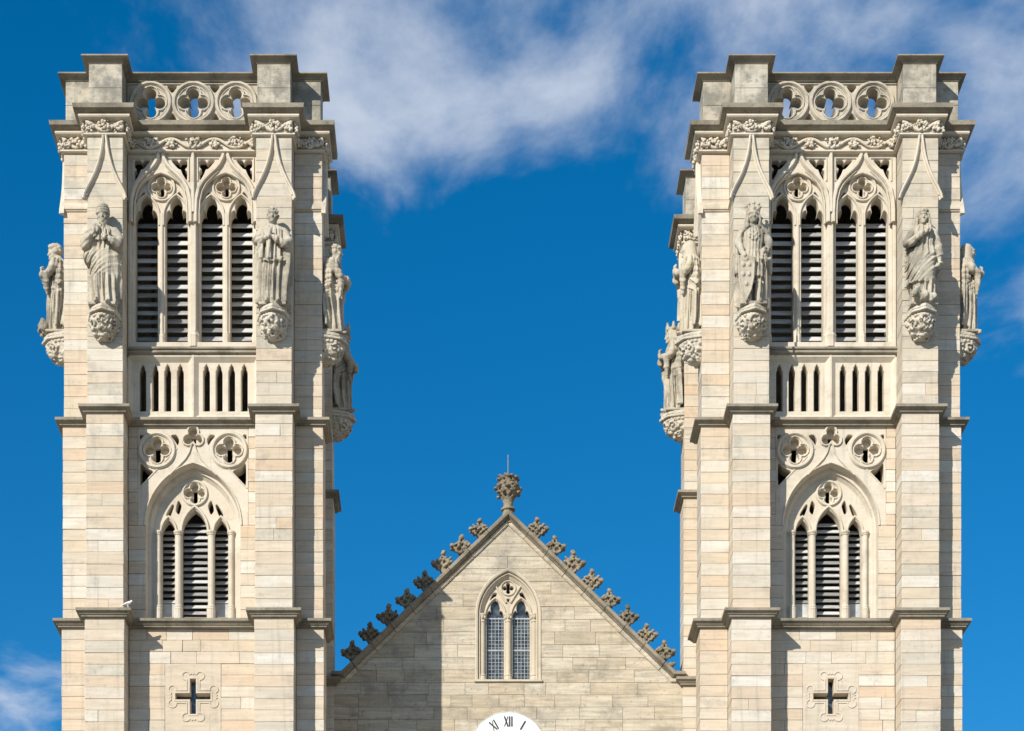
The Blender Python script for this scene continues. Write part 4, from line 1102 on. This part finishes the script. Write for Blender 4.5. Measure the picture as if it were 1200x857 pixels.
PANEL = [(p, q) for p, q in courses(0.0, Z_STR1 - 0.14) if q > 20.07 and p < 21.48]
PZ0, PZ1 = PANEL[0][0], PANEL[-1][1]
def cross_panel_mesh():
    zc = 20.78; h, t = 0.46, 0.076
    cr = [(t, t), (h, t), (h, -t), (t, -t), (t, -h), (-t, -h), (-t, -t), (-h, -t), (-h, t), (-t, t), (-t, h), (t, h)]
    cr = [(x, z + zc) for x, z in cr]
    return plate([rect(-0.74 + G, 0.74 - G, PZ0 + G, PZ1 - G), cr], WALL + 0.001, WALL + 0.35, 0.006).mesh('cross_panel', 'ashlar')
def cross_mould_mesh():
    zc = 20.78; P = [(x, z + zc) for x, z in cross_outline()]
    mb = MB().sweep(P, [(-0.022, 0.01), (-0.016, -0.018), (0.016, -0.018), (0.022, 0.01)], WALL, True)
    h, t = 0.49, 0.106
    cr = [(t, t), (h, t), (h, -t), (t, -t), (t, -h), (-t, -h), (-t, -t), (-h, -t), (-h, t), (-t, t), (-t, h), (t, h)]
    mb.sweep([(x, z + zc) for x, z in cr], [(-0.02, 0.01), (-0.02, -0.012), (0.02, -0.012), (0.02, 0.01)], WALL, True)
    return mb.mesh('cross_moulding', 'ashlar')

def build_tower(sx, label):
    root = thing('bell_tower', label, 'tower', (sx * TX, CEN, 0), 'twin bell towers of the church')
    inner = -sx                            # the side that faces the gable
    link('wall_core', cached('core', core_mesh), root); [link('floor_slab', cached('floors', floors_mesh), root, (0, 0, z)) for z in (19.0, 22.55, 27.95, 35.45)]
    o = link('ashlar_facing', cached('rest', rest_mesh), root); o['kind'] = 'stuff'
    # arms: every course is a block of its own on the four arms in view
    for (a, b, c), z0, z1 in ((BASE, Z_BASE, Z_STR1 - 0.14), (MID, Z_STR1 + 0.06, Z_STR2 - 0.09), (TOP, Z_STR2 + 0.07, Z_FRZ)):
        cs = courses(0.0 if z0 == Z_BASE else z0, z1)
        for p, q in cs:
            if z0 == Z_BASE and q < Z_BASE: continue
            for s in (-1, 1):
                X = sorted((s * a, s * b)); fm = 'ashlar_upper' if (p > 29.5 or rng.random() < 0.12) else 'ashlar'
                if rng.random() < 0.10:
                    xm = X[0] + (X[1] - X[0]) * rng.uniform(0.3, 0.7)
                    block(root, X[0], xm, -c, -b - 0.004, p, q, fm); block(root, xm, X[1], -c, -b - 0.004, p, q, fm)
                else: block(root, X[0], X[1], -c, -b - 0.004, p, q, fm)
                X = sorted((s * (b + 0.004), s * c)); block(root, X[0], X[1], -b, -a, p, q)
    # panel wall of the base stage
    a = BASE[0]
    for p, q in courses(0.0, Z_STR1 - 0.14):
        if q < Z_BASE: continue
        spans = [(-a, a)]
        if q > 20.07 and p < 21.48: spans = [(-a, -0.74), (0.74, a)]
        for x0, x1 in spans:
            x = x0
            while x < x1 - 0.01:
                n = min(x1, x + rng.uniform(0.45, 1.15)); n = x1 if x1 - n < 0.3 else n
                block(root, x, n, WALL, WALL + 0.06, p, q); x = n
    # jambs beside the lower window
    for p, q in courses(Z_STR1 + 0.06, 25.30):
        for s in (-1, 1): X = sorted((s * ARW, s * 1.71)); block(root, X[0], X[1], WALL + 0.012, WALL + 0.3, p, q)
    for p, q in courses(25.30, Z_STR2 - 0.09):
        for s in (-1, 1): X = sorted((s * 1.46, s * 1.715)); block(root, X[0], X[1], WALL + 0.008, WALL + 0.3, p, q)
    # parapet piers, two courses each
    a, b, c = PIER
    for p, q in ((35.83, 36.40), (36.40, 37.04)):
        for k in range(4):
            for s in (-1, 1):
                ang = k * pi / 2
                bx = (sorted((s * a, s * b)), (-c, -b))
                cx, cy = sum(bx[0]) / 2, (-c - b) / 2
                sxx, syy = (b - a) / 2 - 0.001, (c - b) / 2 - 0.002
                me = cached(('pier', p), lambda: MB().bbox(-sxx, sxx, -syy, syy, -(q - p) / 2 + G, (q - p) / 2 - G, 0.010).mesh('pier_block', 'ashlar_pier'))
                link('pier_block', me, root, (cx * cos(ang) - cy * sin(ang), cx * sin(ang) + cy * cos(ang), (p + q) / 2), (0, 0, ang))
    link('string_course', cached('s1', lambda: string_mesh(22.755, 0.20, 0.19, BASE)), root)
    link('string_course', cached('s2', lambda: string_mesh(28.065, 0.175, 0.16, MID)), root)
    link('frieze_band', cached('fb', frieze_band_mesh), root); link('cornice_roll', cached('cr', cornice_roll_mesh), root)
    link('cornice', cached('cn', cornice_mesh), root); link('parapet_cap', cached('cap', cap_mesh), root)
    a, b, c = TOP
    for k in range(4):
        R = (0, 0, k * pi / 2); M = Matrix.Rotation(k * pi / 2, 3, 'Z')
        link('parapet_tracery', cached('par', parapet_mesh), root, (0, 0, 0), R)
        if k == 2 or (k == 1 and inner < 0) or (k == 3 and inner > 0): pass
        if k == 2: continue
        for s in (-1, 1):
            e = 1 if s > 0 else 2
            link('frieze_carving', cached(('fr', e), lambda: scroll_mesh(0.98, 0.30, 10 + e, 1)), root, M @ Vector((s * 2.2, -c - 0.03, Z_CORN - 0.635)), R)
            link('frieze_carving', cached(('fs', e), lambda: scroll_mesh(0.72, 0.30, 20 + e, 1)), root, M @ Vector((s * (b + c) / 2 + s * 0.04, -b - 0.03, Z_CORN - 0.635)), R)
            # returns of the arms towards the window
            link('frieze_carving', cached(('ft', e), lambda: scroll_mesh(0.64, 0.30, 30 + e, 1)), root, M @ Vector((s * (a - 0.03), -(b + c) / 2 - 0.06, Z_CORN - 0.635)), (0, 0, k * pi / 2 - s * pi / 2))
            link('gablet_moulding', cached('og', ogee_mesh), root, M @ Vector((s * 2.2, -c, 0)), R)
            link('set_off', cached('so', lambda: setoff_mesh(0.80)), root, M @ Vector((s * ((b + c) / 2 + 0.03), -b, 0)), R)
            cb = link('corbel', cached(('cb', (k * 2 + e + (sx > 0)) % 3), lambda: corbel_mesh(50 + k * 2 + e)), root, M @ Vector((s * 2.2, -c, 30.47)), R)
        if k == 0:
            link('frieze_carving', cached('fc', lambda: scroll_mesh(3.40, 0.30, 44, 3)), root, (0, -b - 0.03, Z_CORN - 0.635))
    # belfry window of four louvred lights
    w = link('belfry_window', cached('bt', belfry_tracery_mesh), root)
    link('window_sill', cached('bs', sill_mesh), w)
    for x, wd in ((0, 0.21), (-0.857, 0.125), (0.857, 0.125), (-1.63, 0.125), (1.63, 0.125)):
        link('mullion', cached(('mu', wd), lambda: mullion_mesh(wd, 30.04, 33.62, 0.0)), w, (x, Y(0.90 if wd > 0.2 else 0.94), 0))
    for cx in LC:
        for i in range(15):
            me = cached('sl1', lambda: slat_mesh(0.68, 0.19, 0.02, 55))
            link('louvre_slat', me, w, (cx + rng.uniform(-0.01, 0.01), Y(1.33) + rng.uniform(-0.006, 0.006), 30.22 + 0.232 * i), (rng.uniform(-0.035, 0.035), rng.uniform(-0.008, 0.008), 0))
    link('blind_arcade', cached('arc', arcade_mesh), root)
    # lower three-light window
    w = link('louvred_window', cached('lt', lower_tracery_mesh), root)
    link('arch_reveal', cached('sp', splay_mesh), w); link('spandrel', cached('sd', spandrel_mesh), w)
    for x, r_ in ((-0.965, 0.072), (0.965, 0.072), (-0.437, 0.088), (0.437, 0.088)):
        link('colonnette', cached(('co', r_), lambda: colonnette_mesh(r_, 22.78, 25.26)), w, (x, Y(1.11), 0))
    for i in range(17):
        link('louvre_slat', cached('sl2', lambda: slat_mesh(0.70, 0.14, 0.018, 50)), w, (0, Y(1.43), 22.86 + 0.168 * i), (rng.uniform(-0.03, 0.03), rng.uniform(-0.008, 0.008), 0))
    for cx in (-0.695, 0.695):
        for i in range(12):
            link('louvre_slat', cached('sl3', lambda: slat_mesh(0.40, 0.14, 0.018, 50)), w, (cx, Y(1.43), 23.50 + 0.168 * i), (rng.uniform(-0.03, 0.03), rng.uniform(-0.008, 0.008), 0))
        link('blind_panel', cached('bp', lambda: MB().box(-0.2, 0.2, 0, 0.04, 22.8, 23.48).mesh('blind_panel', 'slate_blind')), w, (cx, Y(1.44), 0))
    # cross-shaped opening of the base stage
    w = link('cross_window', cached('cp', cross_panel_mesh), root)
    link('cross_moulding', cached('cm', cross_mould_mesh), w)
    link('pane', cached('cg', lambda: MB().box(-0.6, 0.6, Y(1.02), Y(1.04), 20.2, 21.4).mesh('pane', 'glass')), w)
    # short iron rod on the outer pier
    link('rod', cached('rod', lambda: MB().tube([(0, 0, Z_CAP - 0.05), (0, 0, Z_CAP + 0.30)], 0.018, 6, False).mesh('rod', 'iron')), root, (sx * 2.2, -2.95, 0))
    return root

# ------------------------------------------------------------------ ground
gm = MB().add([(-2500, -2500, 0), (2500, -2500, 0), (2500, 2500, 0), (-2500, 2500, 0)], [(0, 1, 2, 3)]).mesh('ground', 'paving')
g = link('ground', gm); g['kind'] = 'structure'

build_tower(-1, 'left bell tower of cream limestone with a bishop statue on its front')
build_tower(1, 'right bell tower of cream limestone with a crowned king statue on its front')

# ------------------------------------------------------------------ gable between the towers
GY = 5.145; GA, GS, GZ = 27.13, 0.966, 22.66        # wall apex, slope, height of the level ends
gable = thing('church_gable', 'pointed stone gable with crockets and a two-light window between the towers', 'gable', (0, GY, 0))
GHW = 4.99
def hwz(z): return GHW if z <= GZ else max(0.0, (GA - z) / GS)
WHW, WZS, WR, WZ0 = 0.93, 24.62, 1.28, 22.74         # gable window hood: half width, springing, rise, sill
_R = (WHW * WHW + WR * WR) / (2 * WHW)
def winx(z):
    if z <= WZ0 or z >= WZS + WR: return 0.0
    if z <= WZS: return WHW
    return max(0.0, sqrt(max(0.0, _R * _R - (z - WZS) ** 2)) - (_R - WHW))
# backing wall with the window opening left clear
bk = MB()
zz = [0.0, GZ, WZ0] + [WZ0 + (WZS - WZ0) * 1.0] + [WZS + WR * i / 8 for i in range(1, 9)] + [26.4, GA - 0.02]
for p, q in zip(zz[:-1], zz[1:]):
    w0, w1 = winx(p + 1e-4), winx(q - 1e-4)
    if p < GZ < q: pass
    h0, h1 = hwz(p + (1e-4 if p >= GZ else 0)) - 0.02, max(0.01, hwz(q) - 0.02)
    if w0 > 0 or w1 > 0:
        for s in (-1, 1): bk.prism([(s * w0, p), (s * h0, p), (s * h1, q), (s * w1, q)], 0.06, 0.6)
    else: bk.prism([(-h0, p), (h0, p), (h1, q), (-h1, q)], 0.06, 0.6)
link('wall_core', bk.mesh('wall_core', 'mortar_gable'), gable)
CLZ, CLR = 20.71, 1.08
def gstone(x0b, x1b, x0t, x1t, p, q):
    if x1b - x0b < 0.03 and x1t - x0t < 0.03: return
    j = rng.uniform(-0.006, 0.006); e = G
    poly = [(x0b + e, p + e), (x1b - e, p + e), (x1t - e, q - e), (x0t + e, q - e)]
    cx, cz = (x0b + x1b) / 2, (p + q) / 2
    b = 0.006; mb = MB(); pl = [(x - cx, z - cz) for x, z in poly]
    c0 = Vector((sum(x for x, z in pl) / 4, sum(z for x, z in pl) / 4))
    fr = [(x + (b if x < c0.x else -b), z + (b if z < c0.y else -b)) for x, z in pl]
    vs = [(x, 0.0, z) for x, z in fr] + [(x, b, z) for x, z in pl] + [(x, 0.075, z) for x, z in pl]
    mb.add(vs, [(0, 1, 2, 3), (11, 10, 9, 8)] + [(i, 4 + i, 4 + (i + 1) % 4, (i + 1) % 4) for i in range(4)] + [(4 + i, 8 + i, 8 + (i + 1) % 4, 4 + (i + 1) % 4) for i in range(4)])
    link('ashlar_block', mb.mesh('ashlar_block', 'ashlar_gable'), gable, (cx, j, cz))
rows = [(GZ - 0.347 * (i + 1), GZ - 0.347 * i) for i in range(10)]
hh = (WZS + WR - GZ) / 9; rows += [(GZ + hh * i, GZ + hh * (i + 1)) for i in range(9)]
rows += [(WZS + WR, WZS + WR + 0.35), (WZS + WR + 0.35, WZS + WR + 0.70), (WZS + WR + 0.70, GA - 0.02)]
for p, q in rows:
    h0, h1 = hwz(p), hwz(q)
    if q <= GZ + 1e-6: h0 = h1 = GHW
    if h0 < 0.12: continue
    w0, w1 = winx(p), winx(q)
    sides = []
    if max(w0, w1) > 0.0:
        if p < WZ0 <= q: w0 = w1 = WHW
        if q > WZS + WR - 0.01: w1 = 0.0
        sides = [(-h0, -w0, -h1, -w1), (w0, h0, w1, h1)]
    else: sides = [(-h0, h0, -h1, h1)]
    for x0b, x1b, x0t, x1t in sides:
        cuts = []; x = max(x0b, x0t) + rng.uniform(0.35, 1.0)
        while x < min(x1b, x1t) - 0.3: cuts.append(x); x += rng.uniform(0.6, 1.45)
        L = [(x0b, x0t)] + [(c, c) for c in cuts] + [(x1b, x1t)]
        for (a0, a1), (b0, b1) in zip(L[:-1], L[1:]): gstone(a0, b0, a1, b1, p, q)
low = MB()
for p, q in courses(0.0, GZ - 3.47, 0.347):
    x = -GHW
    while x < GHW - 0.01:
        n = min(GHW, x + rng.uniform(0.6, 1.4)); n = GHW if GHW - n < 0.3 else n
        low.bbox(x + G, n - G, 0.0, 0.07, p + G, q - G, 0.008); x = n
o = link('ashlar_facing', low.mesh('ashlar_facing', 'ashlar_gable'), gable); o['kind'] = 'stuff'
# coping: moulded stones up each rake, level at the ends
CP = [(0.0, 0.08), (0.0, -0.03), (0.035, -0.05), (0.075, -0.05), (0.085, -0.09), (0.14, -0.13), (0.17, -0.20), (0.245, -0.20), (0.275, -0.17), (0.30, 0.10), (0.30, 0.62), (0.0, 0.62)]
XK = (GA - GZ) / GS
CPL = [(0.0, 0.08), (0.0, -0.03), (0.03, -0.055), (0.10, -0.065), (0.115, -0.03), (0.115, 0.08)]
CP = [(0.117, 0.62), (0.117, -0.06), (0.14, -0.09), (0.17, -0.18), (0.185, -0.20), (0.255, -0.20), (0.28, -0.17), (0.31, 0.10), (0.31, 0.62)]
def cope(path):
    o = link('coping_stone', MB().sweep(path, CP).mesh('coping_stone', 'weathered'), gable)
    link('fillet', MB().sweep(path, CPL).mesh('fillet', 'ashlar_gable'), o)
dv = Vector((1, -GS)).normalized()
cope([(-0.42, GA - 0.42 * GS), (0, GA), (0.42, GA - 0.42 * GS)])
nst = 7; xs = [0.43 + (XK - 0.35 - 0.43) * i / nst for i in range(nst + 1)]
for a_, b_ in zip(xs[:-1], xs[1:]):
    b2 = b_ - 0.012
    cope([(a_, GA - a_ * GS), (b2, GA - b2 * GS)]); cope([(-b2, GA - b2 * GS), (-a_, GA - a_ * GS)])
a_ = XK - 0.345
cope([(a_, GA - a_ * GS), (XK, GZ), (GHW + 0.03, GZ)]); cope([(-GHW - 0.03, GZ), (-XK, GZ), (-a_, GA - a_ * GS)])
# crockets along both rakes and the finial
up = Vector((GS, 1)).normalized() * 0.285
for i in range(9):
    x = 0.575 + 0.519 * i
    for s in (-1, 1):
        if i == 8:
            if s > 0:
                stub = MB().prism([(-0.20, -0.02), (0.16, -0.26), (0.02, 0.10), (-0.06, 0.14)], -0.1, 0.12); 
                stub.ball((-0.06, 0.0, 0.22), (0.10, 0.10, 0.09), 8, 6); stub.ball((0.03, -0.03, 0.25), (0.06, 0.06, 0.05), 7, 5); stub.ball((-0.13, -0.03, 0.2), (0.05, 0.06, 0.05), 7, 5)
                o = link('crocket', stub.mesh('crocket', 'crusted', True), gable, (x + up.x - 0.24, 0.06, GA - x * GS + up.y + 0.19)); o['label'] = 'broken stub of a crocket beside the tower'
            continue
        me = cached(('ck', i % 3), lambda: crocket_mesh(80 + i))
        o = link('crocket', me, gable, (s * (x + up.x - 0.045), 0.12, GA - x * GS + up.y - 0.06), (0, s * 0.12, 0))
        q_ = rng.uniform(0.98, 1.10); o.scale = (q_ if s < 0 else -q_, 1, q_ * rng.uniform(0.95, 1.05))
fin = Fig(); rnd = random.Random(5)
fin.lathe([(0.32, 0.0), (0.22, 0.20), (0.155, 0.38), (0.14, 0.44), (0.195, 0.455), (0.21, 0.485), (0.195, 0.515), (0.135, 0.535), (0.135, 0.66), (0.165, 0.76), (0.24, 0.88), (0.30, 1.0), (0.30, 1.14), (0.26, 1.22), (0.25, 1.36)])
for i in range(8):
    for z, r, q, dt in ((0.94, 0.32, 0.06, 0.3), (1.08, 0.345, 0.07, 0.0), (1.22, 0.27, 0.055, 0.3), (1.34, 0.27, 0.065, 0.1), (1.39, 0.27, 0.05, 0.4)):
        t = 2 * pi * i / 8 + dt + rnd.uniform(-0.12, 0.12); fin.ball((r * cos(t), r * sin(t), z + rnd.uniform(-0.02, 0.02)), (q, q, q * rnd.uniform(0.6, 1.0)))
for i in range(8):
    for z, r, dt in ((0.86, 0.32, 0.4), (1.02, 0.42, 0.15), (1.14, 0.41, 0.5), (1.28, 0.31, 0.3)):
        t = 2 * pi * i / 8 + dt - pi / 2; fin.tube([(r * cos(t), r * sin(t), z), ((r - 0.14) * cos(t), (r - 0.14) * sin(t), z - 0.02)], [0.042, 0.03], op=-1)
fo = link('finial', fin.carve('crusted', 0.018, name='finial', rough=2.5), gable, (0, 0.22, GA + 0.05))
link('rod', MB().tube([(0, 0, 1.3), (0, 0, 2.05)], 0.016, 6, False).mesh('rod', 'iron'), fo)
# two-light window with leaded glass
hood = [(-WHW + 0.06, WZ0)] + parch(0, WZS, WHW - 0.06, WR - 0.05, 14) + [(WHW - 0.06, WZ0)]
gw = link('gable_window', None, gable)
mb = MB(); mb.sweep(hood, [(-0.02, 0.2), (-0.02, 0.02), (0.0, -0.008), (0.05, -0.022), (0.07, -0.005), (0.07, 0.2)])
def grow(k): return [(-WHW + 0.06 + k, WZ0)] + parch(0, WZS, WHW - 0.06 - k, WR - 0.05 - k * 1.2, 14) + [(WHW - 0.06 - k, WZ0)]
mb.sweep(grow(0.05), roll(0.03, 0.04), 0.09); mb.sweep(grow(0.10), [(-0.05, 0.3), (-0.05, 0.0), (0.05, -0.09), (0.05, 0.3)], 0.17)
link('hood_moulding', mb.mesh('hood_moulding', 'carved_gable'), gw)
loops = [[(-0.80, WZ0)] + parch(0, WZS, 0.80, 1.12, 12) + [(0.80, WZ0)]]
for s in (-1, 1):
    loops.append(trelancet(s * 0.37, WZ0 + 0.03, 24.60, 0.245, 0.46))
    P = [(s * 0.30, 25.28), (s * 0.42, 25.30), (s * 0.54, 25.06), (s * 0.40, 25.10)]
    loops.append(tri_hole(P if s < 0 else P[::-1], 2))
loops.append(foil(0, 25.42, 0.10, 0.06, 4, pi / 2, 6, 0.05)); loops.append(tri_hole([(-0.06, 25.12), (0.06, 25.12), (0.0, 25.0)], 2))
mb = plate(loops, 0.20, 0.36, 0.01)
mb.sweep(circle(0, 25.42, 0.205, 30), roll(0.025, 0.04), 0.20, True)
for s in (-1, 1): mb.sweep([(s * 0.37 - 0.29, 24.55)] + parch(s * 0.37, 24.62, 0.29, 0.52, 9) + [(s * 0.37 + 0.29, 24.55)], roll(0.03, 0.05), 0.20)
for s in (-1, 1): mb.sweep([(s * 0.06, 25.0), (s * 0.36, 25.48)], roll(0.03, 0.05), 0.20)
link('tracery', mb.mesh('tracery', 'carved_gable'), gw)
gc = MB().lathe([(0.115, 22.76), (0.115, 22.84), (0.095, 22.88), (0.115, 22.91), (0.075, 22.95), (0.075, 24.42), (0.095, 24.44), (0.08, 24.47), (0.095, 24.55), (0.13, 24.63), (0.13, 24.66), (0.08, 24.68)], (0, 0), 12)
for i in range(8): gc.ball((0.10 * cos(i * pi / 4), 0.10 * sin(i * pi / 4), 24.56), (0.035, 0.035, 0.05), 6, 4)
gcm = gc.mesh('colonnette', 'carved_gable')
for x in (-0.74, 0, 0.74): link('colonnette', gcm, gw, (x, 0.17, 0))
mb = MB(); prof = [(0.40, WZ0 + 0.06), (-0.06, WZ0 - 0.005), (-0.06, WZ0 - 0.06), (0.0, WZ0 - 0.08), (0.40, WZ0 - 0.08)]
mb.add([(x, y, z) for x in (-0.96, 0.96) for y, z in prof], [(0, 1, 2, 3, 4), (9, 8, 7, 6, 5)] + [(i, (i + 1) % 5, 5 + (i + 1) % 5, 5 + i) for i in range(5)])
link('window_sill', mb.mesh('window_sill', 'carved_gable'), gw)
for s in (-1, 1):
    pn = link('pane', MB().box(s * 0.37 - 0.27, s * 0.37 + 0.27, 0.31, 0.32, WZ0, 25.1).mesh('pane', 'glass'), gw)
    ld = MB()
    for i in range(-2, 3): ld.box(s * 0.37 + i * 0.098 - 0.0065, s * 0.37 + i * 0.098 + 0.0065, 0.295, 0.308, WZ0, 24.62)
    for i in range(18): z = WZ0 + 0.08 + i * 0.104; ld.box(s * 0.37 - 0.26, s * 0.37 + 0.26, 0.297, 0.306, z - 0.0055, z + 0.0055)
    for z in (WZ0 + 0.94, 24.58): ld.box(s * 0.37 - 0.26, s * 0.37 + 0.26, 0.28, 0.30, z - 0.017, z + 0.017)
    o = link('leading', ld.mesh('leading', 'lead'), gw); o['kind'] = 'stuff'
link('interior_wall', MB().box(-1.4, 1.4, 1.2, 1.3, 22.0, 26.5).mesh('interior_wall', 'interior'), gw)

# ------------------------------------------------------------------ clock
clock = thing('wall_clock', 'round white clock with black Roman numerals on the gable wall', 'clock', (0, GY - 0.045, CLZ))
mb = MB().lathe([(CLR - 0.02, -0.10), (CLR, -0.08), (CLR, 0.0), (CLR - 0.03, 0.02)], (0, 0), 64)
mb.v = [(x, -z - 0.02, y) for x, y, z in mb.v]
link('dial', mb.mesh('dial', 'dial'), clock)
rim = MB().sweep(circle(0, 0, CLR + 0.012, 72), [(-0.022, 0.05), (-0.022, -0.015), (0.0, -0.03), (0.022, -0.015), (0.022, 0.05)], 0.0, True)
link('rim', rim.mesh('rim', 'dial_rim'), clock)
def bar(mb, x0, z0, x1, z1, w):
    d = Vector((x1 - x0, z1 - z0)).normalized(); n = Vector((-d.y, d.x)) * w / 2
    mb.prism([(x0 + n.x, z0 + n.y), (x0 - n.x, z0 - n.y), (x1 - n.x, z1 - n.y), (x1 + n.x, z1 + n.y)], -0.06, -0.03)
ROM = ['XII', 'I', 'II', 'III', 'IIII', 'V', 'VI', 'VII', 'VIII', 'IX', 'X', 'XI']
for k, txt in enumerate(ROM):
    mb = MB(); h = 0.142; adv = {'I': 0.066, 'V': 0.13, 'X': 0.125}; W = sum(adv[c] for c in txt); x = -W / 2
    for ch in txt:
        w = adv[ch]; c = x + w / 2
        if ch == 'I': bar(mb, c, -h, c, h, 0.036)
        elif ch == 'V': bar(mb, c - 0.05, h, c, -h, 0.036); bar(mb, c + 0.05, h, c, -h, 0.016)
        else: bar(mb, c - 0.05, h, c + 0.05, -h, 0.036); bar(mb, c + 0.05, h, c - 0.05, -h, 0.014)
        x += w
    mb.v = [(x, y + 0.001 * (i // 8), z) for i, (x, y, z) in enumerate(mb.v)]
    t = -k * pi / 6
    link('numeral', mb.mesh('numeral', 'black_paint'), clock, (0.82 * sin(-t), 0, 0.82 * cos(t)), (0, -t, 0))
    link('minute_dot', cached('dot', lambda: MB().ball((0, -0.03, 0), (0.016, 0.012, 0.022), 8, 6).mesh('minute_dot', 'black_paint')), clock, (1.03 * sin(-t), 0, 1.03 * cos(t)), (0, -t, 0))
for L, w, ang in ((0.52, 0.06, 130), (0.80, 0.045, 205)):
    mb = MB().prism([(-w / 2, -0.15), (w / 2, -0.15), (w * 0.7, L * 0.6), (0, L), (-w * 0.7, L * 0.6)], -0.085, -0.07)
    link('hand', mb.mesh('hand', 'black_paint'), clock, (0, -0.012 if L > 0.6 else 0, 0), (0, radians(ang), 0))

# ------------------------------------------------------------------ statues on their corbels
def stand(me, sx, k, s, label, dz=0.0):
    """k: tower face (0 front, 1 right, 2 back, 3 left), s: which arm of that face"""
    M = Matrix.Rotation(k * pi / 2, 3, 'Z')
    p = M @ Vector((s * 2.2, -3.41 - (0.28 if k == 0 else 0.25), 30.50 + dz)) + Vector((sx * TX, CEN, 0))
    o = thing('statue', label, 'statue', p, 'stone statues on carved corbels', me, (0, 0, k * pi / 2))
    o.scale = (0.98, 0.98, 1) if k == 0 else (1.0, 1.0, 1)
    return o
stand(statue_bishop(), -1, 0, -1, 'bearded stone bishop in a tall mitre and draped cope on the left tower')
stand(statue_priest(), -1, 0, 1, 'bareheaded stone priest with hands folded at the chest and a buttoned gown')
stand(statue_king(), 1, 0, -1, 'stone king in a leafy crown with a long shield and sword')
stand(statue_woman(), 1, 0, 1, 'long-haired stone woman with a wrapped mantle and a beast at her feet')
stand(statue_robed(1, 'bushy', creature=True, tall=0.965), -1, 3, 1, 'bushy-haired stone figure in profile on the outer left edge of the left tower')
stand(statue_robed(2, 'veil', tall=0.965), 1, 1, -1, 'veiled stone woman with clasped hands on the outer right edge of the right tower')
stand(statue_robed(3, 'short', True, clasp=False, tall=0.965), -1, 1, -1, 'bearded stone man in profile, upper of two on the inner side of the left tower')
stand(statue_robed(4, 'long', False, crown=True, clasp=False, tall=0.96), -1, 1, 1, 'shaded robed stone figure, lower of two on the inner side of the left tower')
stand(statue_robed(5, 'veil', m='statue_lichen', mantle=True), 1, 3, 1, 'yellow-lichened stone figure, upper of two on the inner side of the right tower')
stand(statue_robed(6, 'long', crown=True, clasp=True, tall=0.96), 1, 3, -1, 'crowned stone figure in profile, lower of two on the inner side of the right tower')

# ------------------------------------------------------------------ a white bird on the string course
f = Fig()
f.tube([(-0.15, 0, 0.085), (-0.06, 0, 0.11), (0.05, 0, 0.15), (0.11, 0, 0.19)], [0.02, 0.055, 0.06, 0.035], 10)
f.tube([(-0.28, 0, 0.03), (-0.18, 0, 0.075), (-0.08, 0, 0.10)], [0.012, 0.028, 0.04], 8)
f.ball((0.125, 0, 0.215), (0.038, 0.034, 0.036), 8, 6); f.tube([(0.155, 0, 0.212), (0.185, 0, 0.20)], [0.012, 0.004], 6)
for sg in (-1, 1):
    f.tube([(0.03, sg * 0.04, 0.15), (-0.08, sg * 0.045, 0.11), (-0.2, sg * 0.025, 0.065)], [0.03, 0.03, 0.012], 8)
    f.tube([(0.0, sg * 0.025, 0.09), (0.0, sg * 0.025, 0.0)], 0.010, 6)
    f.tube([(0.0, sg * 0.025, 0.008), (0.035, sg * 0.03, 0.008)], 0.008, 6)
thing('pigeon', 'white bird perched on the string course corner of the left tower', 'bird', (-TX - 1.69 + 0.11, CEN - 3.46 - 0.10, 22.80), me=f.carve('feather', 0.008, name='pigeon', rough=0.0), rot=(0, 0, 0))
bpy.data.objects['pigeon'].scale = (0.72, 0.72, 0.72)
